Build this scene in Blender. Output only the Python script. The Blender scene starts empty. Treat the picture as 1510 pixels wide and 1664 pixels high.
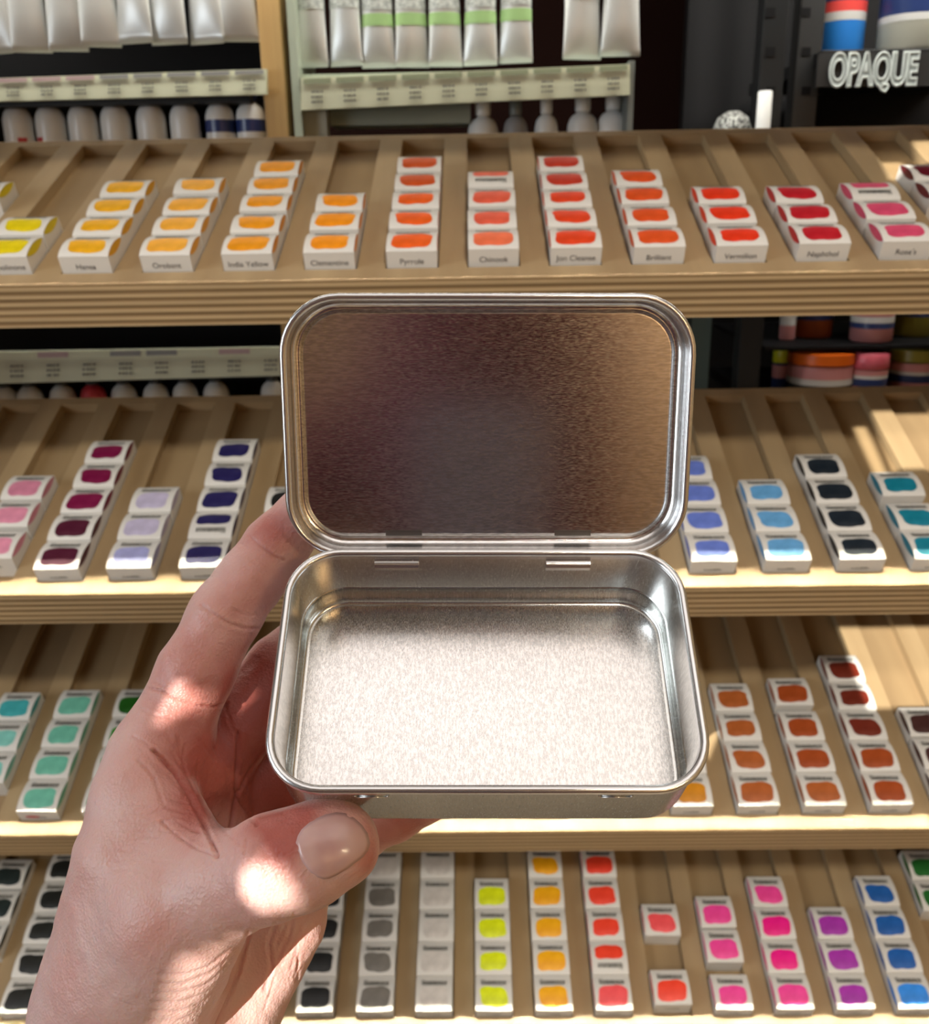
import bpy, bmesh, math, random
import numpy as np
from mathutils import Vector, Matrix

random.seed(7)
rng = np.random.default_rng(7)
SC = bpy.context.scene
COL = SC.collection
PI = math.pi

# ------------------------------------------------------------------ camera
PITCH, YAW, ROLL = 0.3106686, -0.01456799, -0.01716156
F_PX, CX, CY = 1510.0, 755.0, 832.0
CAMZ = 1.40
fwd = Vector((math.sin(YAW)*math.cos(PITCH), math.cos(YAW)*math.cos(PITCH), -math.sin(PITCH)))
r0 = Vector((math.cos(YAW), -math.sin(YAW), 0))
u0 = r0.cross(fwd)
RIGHT = r0*math.cos(ROLL) + u0*math.sin(ROLL)
UP = -r0*math.sin(ROLL) + u0*math.cos(ROLL)
CAM = Vector((0, 0, CAMZ))
cam_d = bpy.data.cameras.new('camera')
cam_d.sensor_fit = 'HORIZONTAL'
cam_d.sensor_width = 36.0
cam_d.lens = 36.0*F_PX/1510.0
cam_d.clip_start = 0.01
cam_d.clip_end = 30
cam_d.dof.use_dof = True
cam_d.dof.focus_distance = 0.205
cam_d.dof.aperture_fstop = 35.0
cam = bpy.data.objects.new('camera', cam_d)
COL.objects.link(cam)
cam.matrix_world = Matrix(((RIGHT.x, UP.x, -fwd.x, CAM.x), (RIGHT.y, UP.y, -fwd.y, CAM.y),
                           (RIGHT.z, UP.z, -fwd.z, CAM.z), (0, 0, 0, 1)))
SC.camera = cam

# ------------------------------------------------------------------ colour management, world, lights
SC.view_settings.view_transform = 'Standard'
SC.view_settings.look = 'None'
SC.view_settings.gamma = 1.0
SC.view_settings.exposure = -0.2
SC.view_settings.use_curve_mapping = False
SC.cycles.use_denoising = True
SC.cycles.max_bounces = 8
SC.cycles.sample_clamp_indirect = 4.0
w = bpy.data.worlds.new('world')
SC.world = w
w.use_nodes = True
w.node_tree.nodes['Background'].inputs['Color'].default_value = (0.75, 0.85, 1.0, 1)
w.node_tree.nodes['Background'].inputs['Strength'].default_value = 1.0

def area_light(name, loc, target, sx, sy, power, color):
    d = bpy.data.lights.new(name, 'AREA')
    d.shape = 'RECTANGLE'; d.size = sx; d.size_y = sy; d.energy = power; d.color = color
    o = bpy.data.objects.new(name, d); COL.objects.link(o)
    o.location = loc
    o.rotation_euler = (Vector(target)-Vector(loc)).to_track_quat('-Z', 'Y').to_euler()
    return o

area_light('track_spot_lamp', (0.45, -1.5, 2.9), (0, 0.65, 1.25), 0.2, 0.16, 37, (1.0, 0.93, 0.82))
area_light('ceiling_light_panel', (0.0, -0.35, 3.3), (0.0, -0.35, 0.0), 2.6, 1.7, 12.8, (1.0, 0.93, 0.91))
wl = area_light('shelf_washer_lamp', (0, 0.40, 3.0), (0, 0.586, 1.16), 1.9, 0.04, 11, (1.0, 0.92, 0.72))
wl.data.spread = math.radians(16)
area_light('ceiling_tube_light', (-0.12, -0.30, 3.28), (-0.12, -0.30, 0), 0.8, 0.07, 0.3, (1.0, 0.95, 0.93))
area_light('rack_fill_light', (0.0, 0.765, 1.80), (0.0, 0.88, 1.45), 1.8, 0.05, 9, (1.0, 0.97, 0.88))  # added fill to brighten the racks, not a fixture of the shop
area_light('window_daylight', (-1.9, -0.6, 1.75), (0.0, 0.4, 1.2), 1.2, 1.3, 33, (0.84, 0.92, 1.0))
area_light('warm_reflection_fill', (0.95, -1.2, 1.95), (0.62, -1.6, 1.3), 0.3, 0.2, 34, (1.0, 0.80, 0.50))  # added light, warms the wall mirrored in the right of the lid
SUN_DIR = Vector((0.38, 0.80, -0.41)).normalized()
sd = bpy.data.lights.new('sun', 'SUN'); sd.energy = 11.5; sd.angle = math.radians(0.12); sd.color = (1.0, 0.95, 0.86)
so = bpy.data.objects.new('sun', sd); COL.objects.link(so)
so.rotation_euler = SUN_DIR.to_track_quat('-Z', 'Y').to_euler()

# ------------------------------------------------------------------ helpers
def cw(X, Y, Z):
    """a measured offset from the lens (right, down, forward; metres) -> world point"""
    return CAM + RIGHT*X - UP*Y + fwd*Z

def at_y(px, py, Y):
    """world point at depth plane Y seen in that direction"""
    d = fwd + RIGHT*((px-CX)/F_PX) - UP*((py-CY)/F_PX)
    return CAM + d*(Y/d.y)

def tag(o, label=None, cat=None, group=None, kind=None):
    if label: o['label'] = label
    if cat: o['category'] = cat
    if group: o['group'] = group
    if kind: o['kind'] = kind
    return o

def empty(name, loc=(0, 0, 0), rot=None):
    o = bpy.data.objects.new(name, None); COL.objects.link(o)
    o.empty_display_size = 0.01
    o.location = loc
    if rot is not None: o.rotation_euler = rot
    return o

def obj(name, me, mats=None, parent=None, smooth=False):
    o = bpy.data.objects.new(name, me); COL.objects.link(o)
    if mats is not None:
        for m in (mats if isinstance(mats, (list, tuple)) else [mats]): me.materials.append(m)
    if parent is not None: o.parent = parent
    if smooth:
        for p in me.polygons: p.use_smooth = True
    return o

def mesh(name, verts, faces):
    me = bpy.data.meshes.new(name)
    me.from_pydata([tuple(v) for v in verts], [], [tuple(f) for f in faces])
    me.update()
    return me

class MB:
    def __init__(s): s.v = []; s.f = []; s.m = []
    def add(s, vs, fs, m=0):
        n = len(s.v); s.v += [tuple(v) for v in vs]
        for f in fs: s.f.append(tuple(i+n for i in f)); s.m.append(m)
    def box(s, x0, x1, y0, y1, z0, z1, m=0):
        s.add([(x0,y0,z0),(x1,y0,z0),(x1,y1,z0),(x0,y1,z0),(x0,y0,z1),(x1,y0,z1),(x1,y1,z1),(x0,y1,z1)],
              [(0,3,2,1),(4,5,6,7),(0,1,5,4),(1,2,6,5),(2,3,7,6),(3,0,4,7)], m)
    def loft(s, rings, m=0, cap0=True, cap1=True):
        n = len(rings[0]); b = len(s.v)
        for r in rings: s.v += [tuple(p) for p in r]
        for i in range(len(rings)-1):
            for j in range(n):
                k = (j+1) % n
                s.f.append((b+i*n+j, b+i*n+k, b+(i+1)*n+k, b+(i+1)*n+j)); s.m.append(m)
        if cap0: s.f.append(tuple(b+j for j in reversed(range(n)))); s.m.append(m)
        if cap1: s.f.append(tuple(b+(len(rings)-1)*n+j for j in range(n))); s.m.append(m)
    def lathe(s, prof, n=24, m=0, c=(0, 0, 0)):
        rings = [[(c[0]+r*math.cos(2*PI*j/n), c[1]+r*math.sin(2*PI*j/n), c[2]+z) for j in range(n)] for r, z in prof]
        s.loft(rings, m)
    def build(s, name, mats, parent=None, smooth=False, bevel=0, auto=None):
        me = mesh(name, s.v, s.f)
        o = obj(name, me, mats, parent, smooth)
        me.polygons.foreach_set('material_index', s.m)
        if auto is not None:
            me.set_sharp_from_angle(angle=math.radians(auto))
        if bevel:
            b = o.modifiers.new('bevel', 'BEVEL'); b.width = bevel; b.segments = 2; b.limit_method = 'ANGLE'
        return o

def rrect(w, d, r, n=8, z=0.0, sub=1):
    pts = []
    for cx, cy, a0 in ((w/2-r, d/2-r, 0), (-w/2+r, d/2-r, 90), (-w/2+r, -d/2+r, 180), (w/2-r, -d/2+r, 270)):
        for i in range(n+1):
            a = math.radians(a0 + 90*i/n)
            pts.append((cx+r*math.cos(a), cy+r*math.sin(a), z))
    return pts

# ------------------------------------------------------------------ materials
def mat(name, col=(0.5, 0.5, 0.5), rough=0.5, metal=0.0, spec=0.5, **kw):
    m = bpy.data.materials.new(name); m.use_nodes = True
    b = m.node_tree.nodes['Principled BSDF']
    b.inputs['Base Color'].default_value = (*col, 1)
    b.inputs['Roughness'].default_value = rough
    b.inputs['Metallic'].default_value = metal
    b.inputs['Specular IOR Level'].default_value = spec
    for k, v in kw.items(): b.inputs[k.replace('_', ' ')].default_value = v
    return m

def N(m, t, **kw):
    n = m.node_tree.nodes.new(t)
    for k, v in kw.items(): setattr(n, k, v)
    return n

def L_(m, a, b): m.node_tree.links.new(a, b)

def noisy(m, scale, c1, c2, stretch=(1, 1, 1), detail=4, bump=0.0, bscale=None, lo=0.35, hi=0.65, bdist=0.0005):
    b = m.node_tree.nodes['Principled BSDF']
    tc = N(m, 'ShaderNodeTexCoord'); mp = N(m, 'ShaderNodeMapping')
    mp.inputs['Scale'].default_value = stretch
    L_(m, tc.outputs['Object'], mp.inputs['Vector'])
    nz = N(m, 'ShaderNodeTexNoise'); nz.inputs['Scale'].default_value = scale; nz.inputs['Detail'].default_value = detail
    L_(m, mp.outputs['Vector'], nz.inputs['Vector'])
    cr = N(m, 'ShaderNodeValToRGB')
    cr.color_ramp.elements[0].position = lo; cr.color_ramp.elements[1].position = hi
    cr.color_ramp.elements[0].color = (*c1, 1); cr.color_ramp.elements[1].color = (*c2, 1)
    L_(m, nz.outputs['Fac'], cr.inputs['Fac']); L_(m, cr.outputs['Color'], b.inputs['Base Color'])
    if bump:
        bp = N(m, 'ShaderNodeBump'); bp.inputs['Strength'].default_value = bump; bp.inputs['Distance'].default_value = bdist
        n2 = N(m, 'ShaderNodeTexNoise'); n2.inputs['Scale'].default_value = bscale or scale; n2.inputs['Detail'].default_value = 3
        L_(m, mp.outputs['Vector'], n2.inputs['Vector'])
        L_(m, n2.outputs['Fac'], bp.inputs['Height']); L_(m, bp.outputs['Normal'], b.inputs['Normal'])
    return m

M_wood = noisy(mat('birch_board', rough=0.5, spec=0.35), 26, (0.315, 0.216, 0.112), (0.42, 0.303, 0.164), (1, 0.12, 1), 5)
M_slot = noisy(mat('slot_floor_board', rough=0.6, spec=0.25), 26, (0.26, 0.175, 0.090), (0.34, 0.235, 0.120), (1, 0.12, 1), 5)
M_post = noisy(mat('pine_post', rough=0.5), 40, (0.42, 0.25, 0.09), (0.62, 0.41, 0.17), (1, 1, 0.05), 4)
# plywood edge: stacked veneers seen end on
M_ply = mat('plywood_edge', rough=0.6, spec=0.3)
def _ply():
    m = M_ply; b = m.node_tree.nodes['Principled BSDF']
    tc = N(m, 'ShaderNodeTexCoord'); sp = N(m, 'ShaderNodeSeparateXYZ'); L_(m, tc.outputs['Object'], sp.inputs[0])
    mp = N(m, 'ShaderNodeMapping'); mp.inputs['Scale'].default_value = (4, 4, 300); L_(m, tc.outputs['Object'], mp.inputs['Vector'])
    nz = N(m, 'ShaderNodeTexNoise'); nz.inputs['Scale'].default_value = 2.0; L_(m, mp.outputs['Vector'], nz.inputs['Vector'])
    a = N(m, 'ShaderNodeMath', operation='MULTIPLY_ADD'); a.inputs[1].default_value = 1/0.0052; a.inputs[2].default_value = 10.2
    L_(m, sp.outputs['Z'], a.inputs[0])
    fr = N(m, 'ShaderNodeMath', operation='FRACT'); L_(m, a.outputs[0], fr.inputs[0])
    cr = N(m, 'ShaderNodeValToRGB'); e = cr.color_ramp.elements
    e[0].position = 0.0; e[0].color = (0.19, 0.115, 0.052, 1)
    e[1].position = 1.0; e[1].color = (0.19, 0.115, 0.052, 1)
    for p, c in ((0.16, (0.22, 0.14, 0.065, 1)), (0.34, (0.50, 0.36, 0.19, 1)), (0.55, (0.62, 0.46, 0.26, 1)), (0.8, (0.40, 0.27, 0.13, 1))):
        x = e.new(p); x.color = c
    L_(m, fr.outputs[0], cr.inputs['Fac'])
    mx = N(m, 'ShaderNodeMix', data_type='RGBA', blend_type='MULTIPLY'); mx.inputs['Factor'].default_value = 0.6
    L_(m, cr.outputs['Color'], mx.inputs['A'])
    r2 = N(m, 'ShaderNodeValToRGB'); r2.color_ramp.elements[0].color = (0.6, 0.6, 0.6, 1); r2.color_ramp.elements[0].position = 0.3
    r2.color_ramp.elements[1].position = 0.7
    L_(m, nz.outputs['Fac'], r2.inputs['Fac']); L_(m, r2.outputs['Color'], mx.inputs['B'])
    L_(m, mx.outputs['Result'], b.inputs['Base Color'])
_ply()
M_white = mat('white_card', (0.70, 0.68, 0.63), 0.55, spec=0.35)
M_ink = mat('grey_ink', (0.13, 0.13, 0.115), 0.6)
M_inkd = mat('dark_ink', (0.05, 0.05, 0.06), 0.6)
M_silver = mat('tube_metal', (0.76, 0.78, 0.77), 0.36, 0.5)
M_tubelab = noisy(mat('tube_label', rough=0.4), 300, (0.30, 0.32, 0.31), (0.62, 0.66, 0.62), (1, 1, 2), 2)
M_green = mat('green_band', (0.33, 0.52, 0.22), 0.4)
M_cream = mat('cream_label', (0.66, 0.68, 0.50), 0.45)
M_pinkish = mat('pink_label', (0.50, 0.36, 0.36), 0.5)
M_greyl = mat('grey_label', (0.28, 0.28, 0.27), 0.5)
M_blk = mat('black_paint', (0.004, 0.004, 0.005), 0.6, spec=0.2)
M_dark = mat('charcoal_metal', (0.012, 0.013, 0.014), 0.5, spec=.3)
M_grey = mat('grey_metal', (0.20, 0.22, 0.21), 0.5, 0.3)
M_clear = mat('acrylic', (0.40, 0.45, 0.36), 0.3)
M_cap = mat('white_plastic', (0.80, 0.81, 0.79), 0.3)
M_capd = mat('dark_plastic', (0.04, 0.045, 0.05), 0.25)
M_navy = mat('navy_plastic', (0.02, 0.04, 0.16), 0.3)
M_red = mat('red_label', (0.6, 0.05, 0.07), 0.4)
M_maroon = mat('dark_brown_wall', (0.010, 0.003, 0.002), 0.9, spec=0.1)

def tin_metal(name, rough, stretch, bump, col=(0.80, 0.785, 0.77), sc=2600, var=0.12, grain=0.0):
    m = mat(name, col, rough, 1.0); b = m.node_tree.nodes['Principled BSDF']
    tc = N(m, 'ShaderNodeTexCoord'); mp = N(m, 'ShaderNodeMapping'); mp.inputs['Scale'].default_value = stretch
    L_(m, tc.outputs['Object'], mp.inputs['Vector'])
    nz = N(m, 'ShaderNodeTexNoise'); nz.inputs['Scale'].default_value = sc; nz.inputs['Detail'].default_value = 2
    L_(m, mp.outputs['Vector'], nz.inputs['Vector'])
    bp = N(m, 'ShaderNodeBump'); bp.inputs['Strength'].default_value = bump; bp.inputs['Distance'].default_value = 0.0001
    L_(m, nz.outputs['Fac'], bp.inputs['Height']); L_(m, bp.outputs['Normal'], b.inputs['Normal'])
    mr = N(m, 'ShaderNodeMapRange'); mr.inputs['From Min'].default_value = 0.3; mr.inputs['From Max'].default_value = 0.7
    mr.inputs['To Min'].default_value = rough-var; mr.inputs['To Max'].default_value = rough+var
    L_(m, nz.outputs['Fac'], mr.inputs['Value']); L_(m, mr.outputs['Result'], b.inputs['Roughness'])
    n2 = N(m, 'ShaderNodeTexNoise'); n2.inputs['Scale'].default_value = sc*.55; n2.inputs['Detail'].default_value = 1
    L_(m, mp.outputs['Vector'], n2.inputs['Vector'])
    cr = N(m, 'ShaderNodeValToRGB'); cr.color_ramp.elements[0].position = .38; cr.color_ramp.elements[1].position = .64
    cr.color_ramp.elements[0].color = (*[c*(1-grain) for c in col], 1); cr.color_ramp.elements[1].color = (*[min(1, c*(1+grain*.6)) for c in col], 1)
    L_(m, n2.outputs['Fac'], cr.inputs['Fac']); L_(m, cr.outputs['Color'], b.inputs['Base Color'])
    return m
M_tinfloor = tin_metal('tinplate_floor', 0.26, (1, 0.35, 1), 0.12, sc=4200, var=.08, grain=.16)
M_tinlid = tin_metal('tinplate_lid', 0.20, (0.22, 1, 1), 0.03, sc=4200, var=.07, grain=.16)
M_tinwall = tin_metal('tinplate_wall', 0.22, (1, 1, 0.2), 0.04, sc=4200, var=0.06, grain=.08, col=(0.74, 0.75, 0.72))
M_tinrim = mat('tinplate_rim', (0.78, 0.79, 0.79), 0.27, 1.0)

# ------------------------------------------------------------------ room
def slab(name, x0, x1, y0, y1, z0, z1, m):
    b = MB(); b.box(x0, x1, y0, y1, z0, z1)
    o = b.build(name, m); tag(o, kind='structure'); return o
M_wall = mat('cream_wall', (0.62, 0.56, 0.48), 0.8)
M_floor = noisy(mat('wood_floor', rough=0.4), 8, (0.30, 0.25, 0.19), (0.42, 0.35, 0.27), (1, 0.1, 1))
M_ceil = mat('white_ceiling', (0.80, 0.77, 0.75), 0.8)
M_brown = noisy(mat('brown_panelling', rough=0.6), 5, (0.12, 0.075, 0.045), (0.22, 0.14, 0.08), (1, 1, 0.2))
XL, XR, YF, YB, ZT = -2.1, 2.1, -1.6, 1.5, 3.4
slab('floor', XL-.1, XR+.1, YF-.1, YB+.1, -.1, 0, M_floor)
slab('ceiling', XL-.1, XR+.1, YF-.1, YB+.1, ZT, ZT+.1, M_ceil)
slab('wall_back', XL-.1, XR+.1, YB, YB+.1, 0, ZT, M_maroon)
slab('wall_left', XL-.1, XL, YF, YB, 0, ZT, M_brown)
slab('wall_right', XR, XR+.1, YF, YB, 0, ZT, mat('ochre_wall', (0.62, 0.45, 0.25), 0.8))

# unseen wall behind the photographer, its openings shaped to throw the sun patches
AL = 0.43091951
SL, SE, ST = 0.208, 0.0125, 0.030      # slot length, lip, board thickness
SX0 = [-0.03805532, -0.03936943, -0.03980592, -0.04139125]
SY = [0.58647731, 0.59442137, 0.60501185, 0.61283324]
SZ = [CAMZ-0.03122504, CAMZ-0.23723345, CAMZ-0.43900446, CAMZ-0.6421949]
def on_shelf(s, px, py, h=0.0):
    d = fwd + RIGHT*((px-CX)/F_PX) - UP*((py-CY)/F_PX)
    n = Vector((0, -math.sin(AL), math.cos(AL)))
    P0 = Vector((0, SY[s], SZ[s])) + n*h
    return CAM + d*(((P0-CAM).dot(n))/d.dot(n))
def to_front(p):
    return p - SUN_DIR*((p.y-YF)/SUN_DIR.y)
patches = []
def patch(pts): patches.append([(q.x, q.z) for q in (to_front(p) for p in pts)])
patch([on_shelf(0, *p) for p in ((1428, 252), (1466, 252), (1482, 292), (1446, 292))])
patch([on_shelf(0, *p) for p in ((1483, 230), (1540, 230), (1552, 264), (1494, 264))])
patch([on_shelf(1, *p) for p in ((1386, 688), (1406, 688), (1444, 772), (1424, 772))])
patch([on_shelf(1, *p) for p in ((1416, 668), (1560, 668), (1600, 762), (1452, 762))])
patch([on_shelf(2, *p) for p in ((1362, 1020), (1600, 1020), (1640, 1152), (1412, 1152))])
patch([on_shelf(2, *p) for p in ((1460, 1255), (1640, 1255), (1660, 1362), (1432, 1362))])
patch([on_shelf(3, *p) for p in ((1440, 1580), (1600, 1580), (1600, 1700), (1430, 1700))])
patch([cw((p[0]-CX)/F_PX*.187, (p[1]-CY)/F_PX*.187, .187) for p in ((400, 1402), (432, 1396), (475, 1420), (492, 1458), (470, 1480), (425, 1482), (398, 1450))])
patch([cw((p[0]-CX)/F_PX*.228, (p[1]-CY)/F_PX*.228, .228) for p in ((470, 1490), (560, 1450), (520, 1600), (420, 1700), (340, 1700), (400, 1600))])
patch([cw((p[0]-CX)/F_PX*.219, (p[1]-CY)/F_PX*.219, .219) for p in ((262, 1118), (318, 1122), (300, 1158), (246, 1172))])
def build_sun_mask():
    # sun mask: holes cut row by row only where a patch needs sun
    zs = [p[1] for q in patches for p in q]; za, zb = min(zs)-.01, max(zs)+.01
    H = 0.0025; n = int((zb-za)/H)+1; H = (zb-za)/n
    b = MB()
    def quad(x0, x1, z0, z1): b.add([(x0, YF, z0), (x1, YF, z0), (x1, YF, z1), (x0, YF, z1)], [(0, 1, 2, 3)])
    quad(XL, XR, 0, za); quad(XL, XR, zb, ZT)
    for i in range(n):
        z0 = za+i*H; z = z0+H/2; iv = []
        for poly in patches:
            xs = []
            for j in range(len(poly)):
                x1, z1 = poly[j]; x2, z2 = poly[(j+1) % len(poly)]
                if (z1 > z) != (z2 > z): xs.append((x2-x1)*(z-z1)/(z2-z1)+x1)
            xs.sort(); iv += list(zip(xs[::2], xs[1::2]))
        iv.sort(); x = XL
        for a_, c_ in iv:
            if a_ > x: quad(x, a_, z0, z0+H)
            x = max(x, c_)
        quad(x, XR, z0, z0+H)
    o = b.build('wall_front_sun_mask', M_brown); tag(o, kind='structure')
build_sun_mask()

# ------------------------------------------------------------------ display trays (four stepped plywood shelves)
def make_tray(s, label):
    prof = []
    R = 0.0015
    for cx, cz, a0, a1 in ((-SE+R, -R, 180, 90),):
        for i in range(5):
            a = math.radians(a0+(a1-a0)*i/4); prof.append((cx+R*math.cos(a), cz+R*math.sin(a)))
    prof += [(0, 0), (0, -.008), (SL, -.008), (SL, 0), (SL+.0095, 0), (SL+.0095, -ST), (-SE, -ST)]
    x0, x1 = -0.66, 0.66
    b = MB(); n = len(prof)
    vs = [(x0, y, z) for y, z in prof]+[(x1, y, z) for y, z in prof]
    for i in range(n):
        j = (i+1) % n
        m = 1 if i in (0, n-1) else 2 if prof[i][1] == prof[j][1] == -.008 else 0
        b.add([vs[i], vs[j], vs[n+j], vs[n+i]], [(0, 3, 2, 1)], m)
    b.add(vs[:n], [tuple(range(n))]); b.add(vs[n:], [tuple(reversed(range(n)))])
    k0 = int(-0.64/0.05)-1; hw = 0.0163
    ks = [k for k in range(-14, 16) if x0+.02 < SX0[s]+.05*k-hw and SX0[s]+.05*k+hw < x1-.02]
    prev = x0
    for k in ks:
        c = SX0[s]+.05*k
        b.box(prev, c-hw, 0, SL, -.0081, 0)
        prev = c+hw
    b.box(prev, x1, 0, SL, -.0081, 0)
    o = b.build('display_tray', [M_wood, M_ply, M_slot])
    o.location = (0, SY[s], SZ[s]); o.rotation_euler = (AL, 0, 0)
    tag(o, label, 'display shelf', 'stepped plywood display trays')
    return o
TRAYS = [make_tray(0, 'topmost sloping plywood tray, holding yellow, orange and red paint boxes'),
         make_tray(1, 'second plywood tray from top, holding pink, purple, navy and teal boxes'),
         make_tray(2, 'third plywood tray from top, holding mint, green and brown paint boxes'),
         make_tray(3, 'lowest plywood tray, holding black, grey and neon coloured paint boxes')]
b = MB(); x0, x1 = -.66, .66
q = [(.557, 1.568), (.785, 1.659), (.778, 1.677), (.550, 1.586)]
b.add([(x0, y, z) for y, z in q]+[(x1, y, z) for y, z in q], [(0, 1, 2, 3), (7, 6, 5, 4), (0, 4, 5, 1), (1, 5, 6, 2), (2, 6, 7, 3), (3, 7, 4, 0)])
o = b.build('display_tray', M_wood); tag(o, 'empty plywood tray above the picture, shading the top of the display', 'display shelf', 'stepped plywood display trays')
for sx, lab in ((-1, 'plywood side panel carrying the left ends of the sloping trays'), (1, 'plywood side panel carrying the right ends of the sloping trays')):
    b = MB(); x = sx*0.6605
    xa, xb = (x, x+.018) if sx > 0 else (x-.018, x)
    poly = [(.60, 0), (.83, 0), (.83, 1.66), (.66, 1.66), (.545, 1.545)]
    n = len(poly)
    b.add([(xa, y, z) for y, z in poly]+[(xb, y, z) for y, z in poly],
          [tuple(reversed(range(n))), tuple(range(n, 2*n))]+[(i, (i+1) % n, n+(i+1) % n, n+i) for i in range(n)])
    o = b.build('side_panel_board', M_wood); tag(o, lab, 'shelf side')

# ------------------------------------------------------------------ paint boxes
BW, BD = 0.0308, 0.0284
def arc(v):
    t = min(max(v/BD, 0), 1)
    return 0.0106 + (0.0092-0.0106)*t + 0.0030*math.sin(PI*min(1, t*1.02))**0.75
def chord(v): return 0.0104 + (0.0090-0.0104)*v/BD
def make_box_mesh():
    n = 14; b = MB()
    vv = [BD*i/n for i in range(n+1)]
    L = -BW/2; R = BW/2; zb = -.0077
    top = []
    for v in vv: top += [(L, v, arc(v)), (R, v, arc(v))]
    b.add(top, [(2*i, 2*i+1, 2*i+3, 2*i+2) for i in range(n)])
    b.add([(L, 0, zb), (R, 0, zb), (R, 0, arc(0)), (L, 0, arc(0))], [(0, 1, 2, 3)])
    b.add([(L, BD, zb), (R, BD, zb), (R, BD, arc(BD)), (L, BD, arc(BD))], [(3, 2, 1, 0)])
    b.add([(L, 0, zb), (R, 0, zb), (R, BD, zb), (L, BD, zb)], [(3, 2, 1, 0)])
    for x in (L, R):
        side = [(x, 0, zb), (x, BD, zb)]+[(x, v, arc(v)) for v in reversed(vv)]
        f = tuple(range(len(side)))
        b.add(side, [f if x > 0 else tuple(reversed(f))])
    me = mesh('paint_box', b.v, b.f); me.materials.append(M_white)
    bm = bmesh.new(); bm.from_mesh(me); bmesh.ops.remove_doubles(bm, verts=bm.verts, dist=1e-6)
    bmesh.ops.recalc_face_normals(bm, faces=bm.faces); bm.to_mesh(me); bm.free()
    return me
def make_side_mesh(sgn):
    n = 14; b = MB()
    for x in (sgn*(BW/2+.0001),):
        lo = [(x, BD*(.05+.9*i/n), chord(BD*(.05+.9*i/n))-.0030*math.sin(PI*i/n)**.7) for i in range(n+1)]
        up = [(x, BD*(.05+.9*i/n), max(arc(BD*(.05+.9*i/n))-.0003, chord(BD*(.05+.9*i/n)))) for i in range(n+1)]
        vs = lo+up
        for i in range(n):
            f = (i, i+1, n+2+i, n+1+i)
            b.add([vs[k] for k in f], [(0, 1, 2, 3) if x > 0 else (3, 2, 1, 0)])
    me = mesh('side_stripe', b.v, b.f)
    return me
def make_swatch_mesh(seed, flip):
    r = random.Random(seed)
    nx, ny = 12, 10; b = MB()
    W = 0.0236*(1+r.uniform(-.06, .04)); D = 0.0162*(1+r.uniform(-.10, .04)); c = 0.0106
    ph = [r.uniform(0, 6.28) for _ in range(4)]; skew = r.uniform(-.0008, .0008)
    if flip: c = BD-c; D *= .75
    vs = []
    for j in range(ny+1):
        for i in range(nx+1):
            u = -1+2*i/nx; v = -1+2*j/ny
            k = 0.5
            # superellipse-ish mapping of the square
            uu = u*math.sqrt(1-0.30*v*v*abs(v)**3); vv = v*math.sqrt(1-0.30*u*u*abs(u)**3)
            x = uu*W/2+skew*v+.0003*math.sin(3*v+ph[0])
            y = c+vv*D/2+.0004*math.sin(2.2*u+ph[1])+.0002*math.sin(6*u+ph[2])
            y = min(max(y, .0008), BD-.0008)
            vs.append((x, y, arc(y)+.00012))
    b.add(vs, [(j*(nx+1)+i, j*(nx+1)+i+1, (j+1)*(nx+1)+i+1, (j+1)*(nx+1)+i) for j in range(ny) for i in range(nx)])
    me = mesh('colour_swatch', b.v, b.f)
    for p in me.polygons: p.use_smooth = True
    return me
def make_text_mesh(flip):
    r = random.Random(5); b = MB(); x = -.0105
    def q4(xa, xb, ya, yb):
        q = [(xa, ya), (xb, ya), (xb, yb), (xa, yb)]
        if flip: q = [(-a_, BD-c_) for a_, c_ in q]
        b.add([(a_, c_, arc(c_)+.00030) for a_, c_ in q], [(0, 1, 2, 3)])
    while x < .0100:
        wd = r.uniform(.0011, .0016); y0 = .0200; h = r.choice([.0036, .0040, .0052])
        q4(x, x+.0006, y0, y0+h); q4(x+wd-.0005, x+wd, y0, y0+.0036)
        q4(x, x+wd, y0+.0026, y0+.0034) if r.random() < .6 else q4(x, x+wd, y0, y0+.0008)
        x += wd+.0003
    me = mesh('label_text', b.v, b.f); me.materials.append(M_ink)
    return me
def make_front_ticks():
    r = random.Random(9); b = MB(); x = -.006
    while x < .006:
        wd = r.uniform(.0006, .001); h = r.choice([.0009, .0012, .0016])
        b.add([(x, -.00015, .0016), (x+wd, -.00015, .0016), (x+wd, -.00015, .0016+h), (x, -.00015, .0016+h)], [(0, 1, 2, 3)])
        x += wd+.0004
    me = mesh('front_text', b.v, b.f); me.materials.append(M_ink)
    return me
ME_box = make_box_mesh(); ME_side = [make_side_mesh(-1), make_side_mesh(1)]
ME_sw = [make_swatch_mesh(i, False) for i in range(6)]; ME_swf = [make_swatch_mesh(i, True) for i in range(3)]
ME_txt = make_text_mesh(False); ME_txtf = make_text_mesh(True); ME_ft = make_front_ticks()
def swatch_mat(name, c):
    hi = tuple(min(1, x*1.12+.01) for x in c); lo = tuple(x*0.86 for x in c)
    return noisy(mat(name, c, 0.42), 90, lo, hi, (1, 1, 1), 3)
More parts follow.
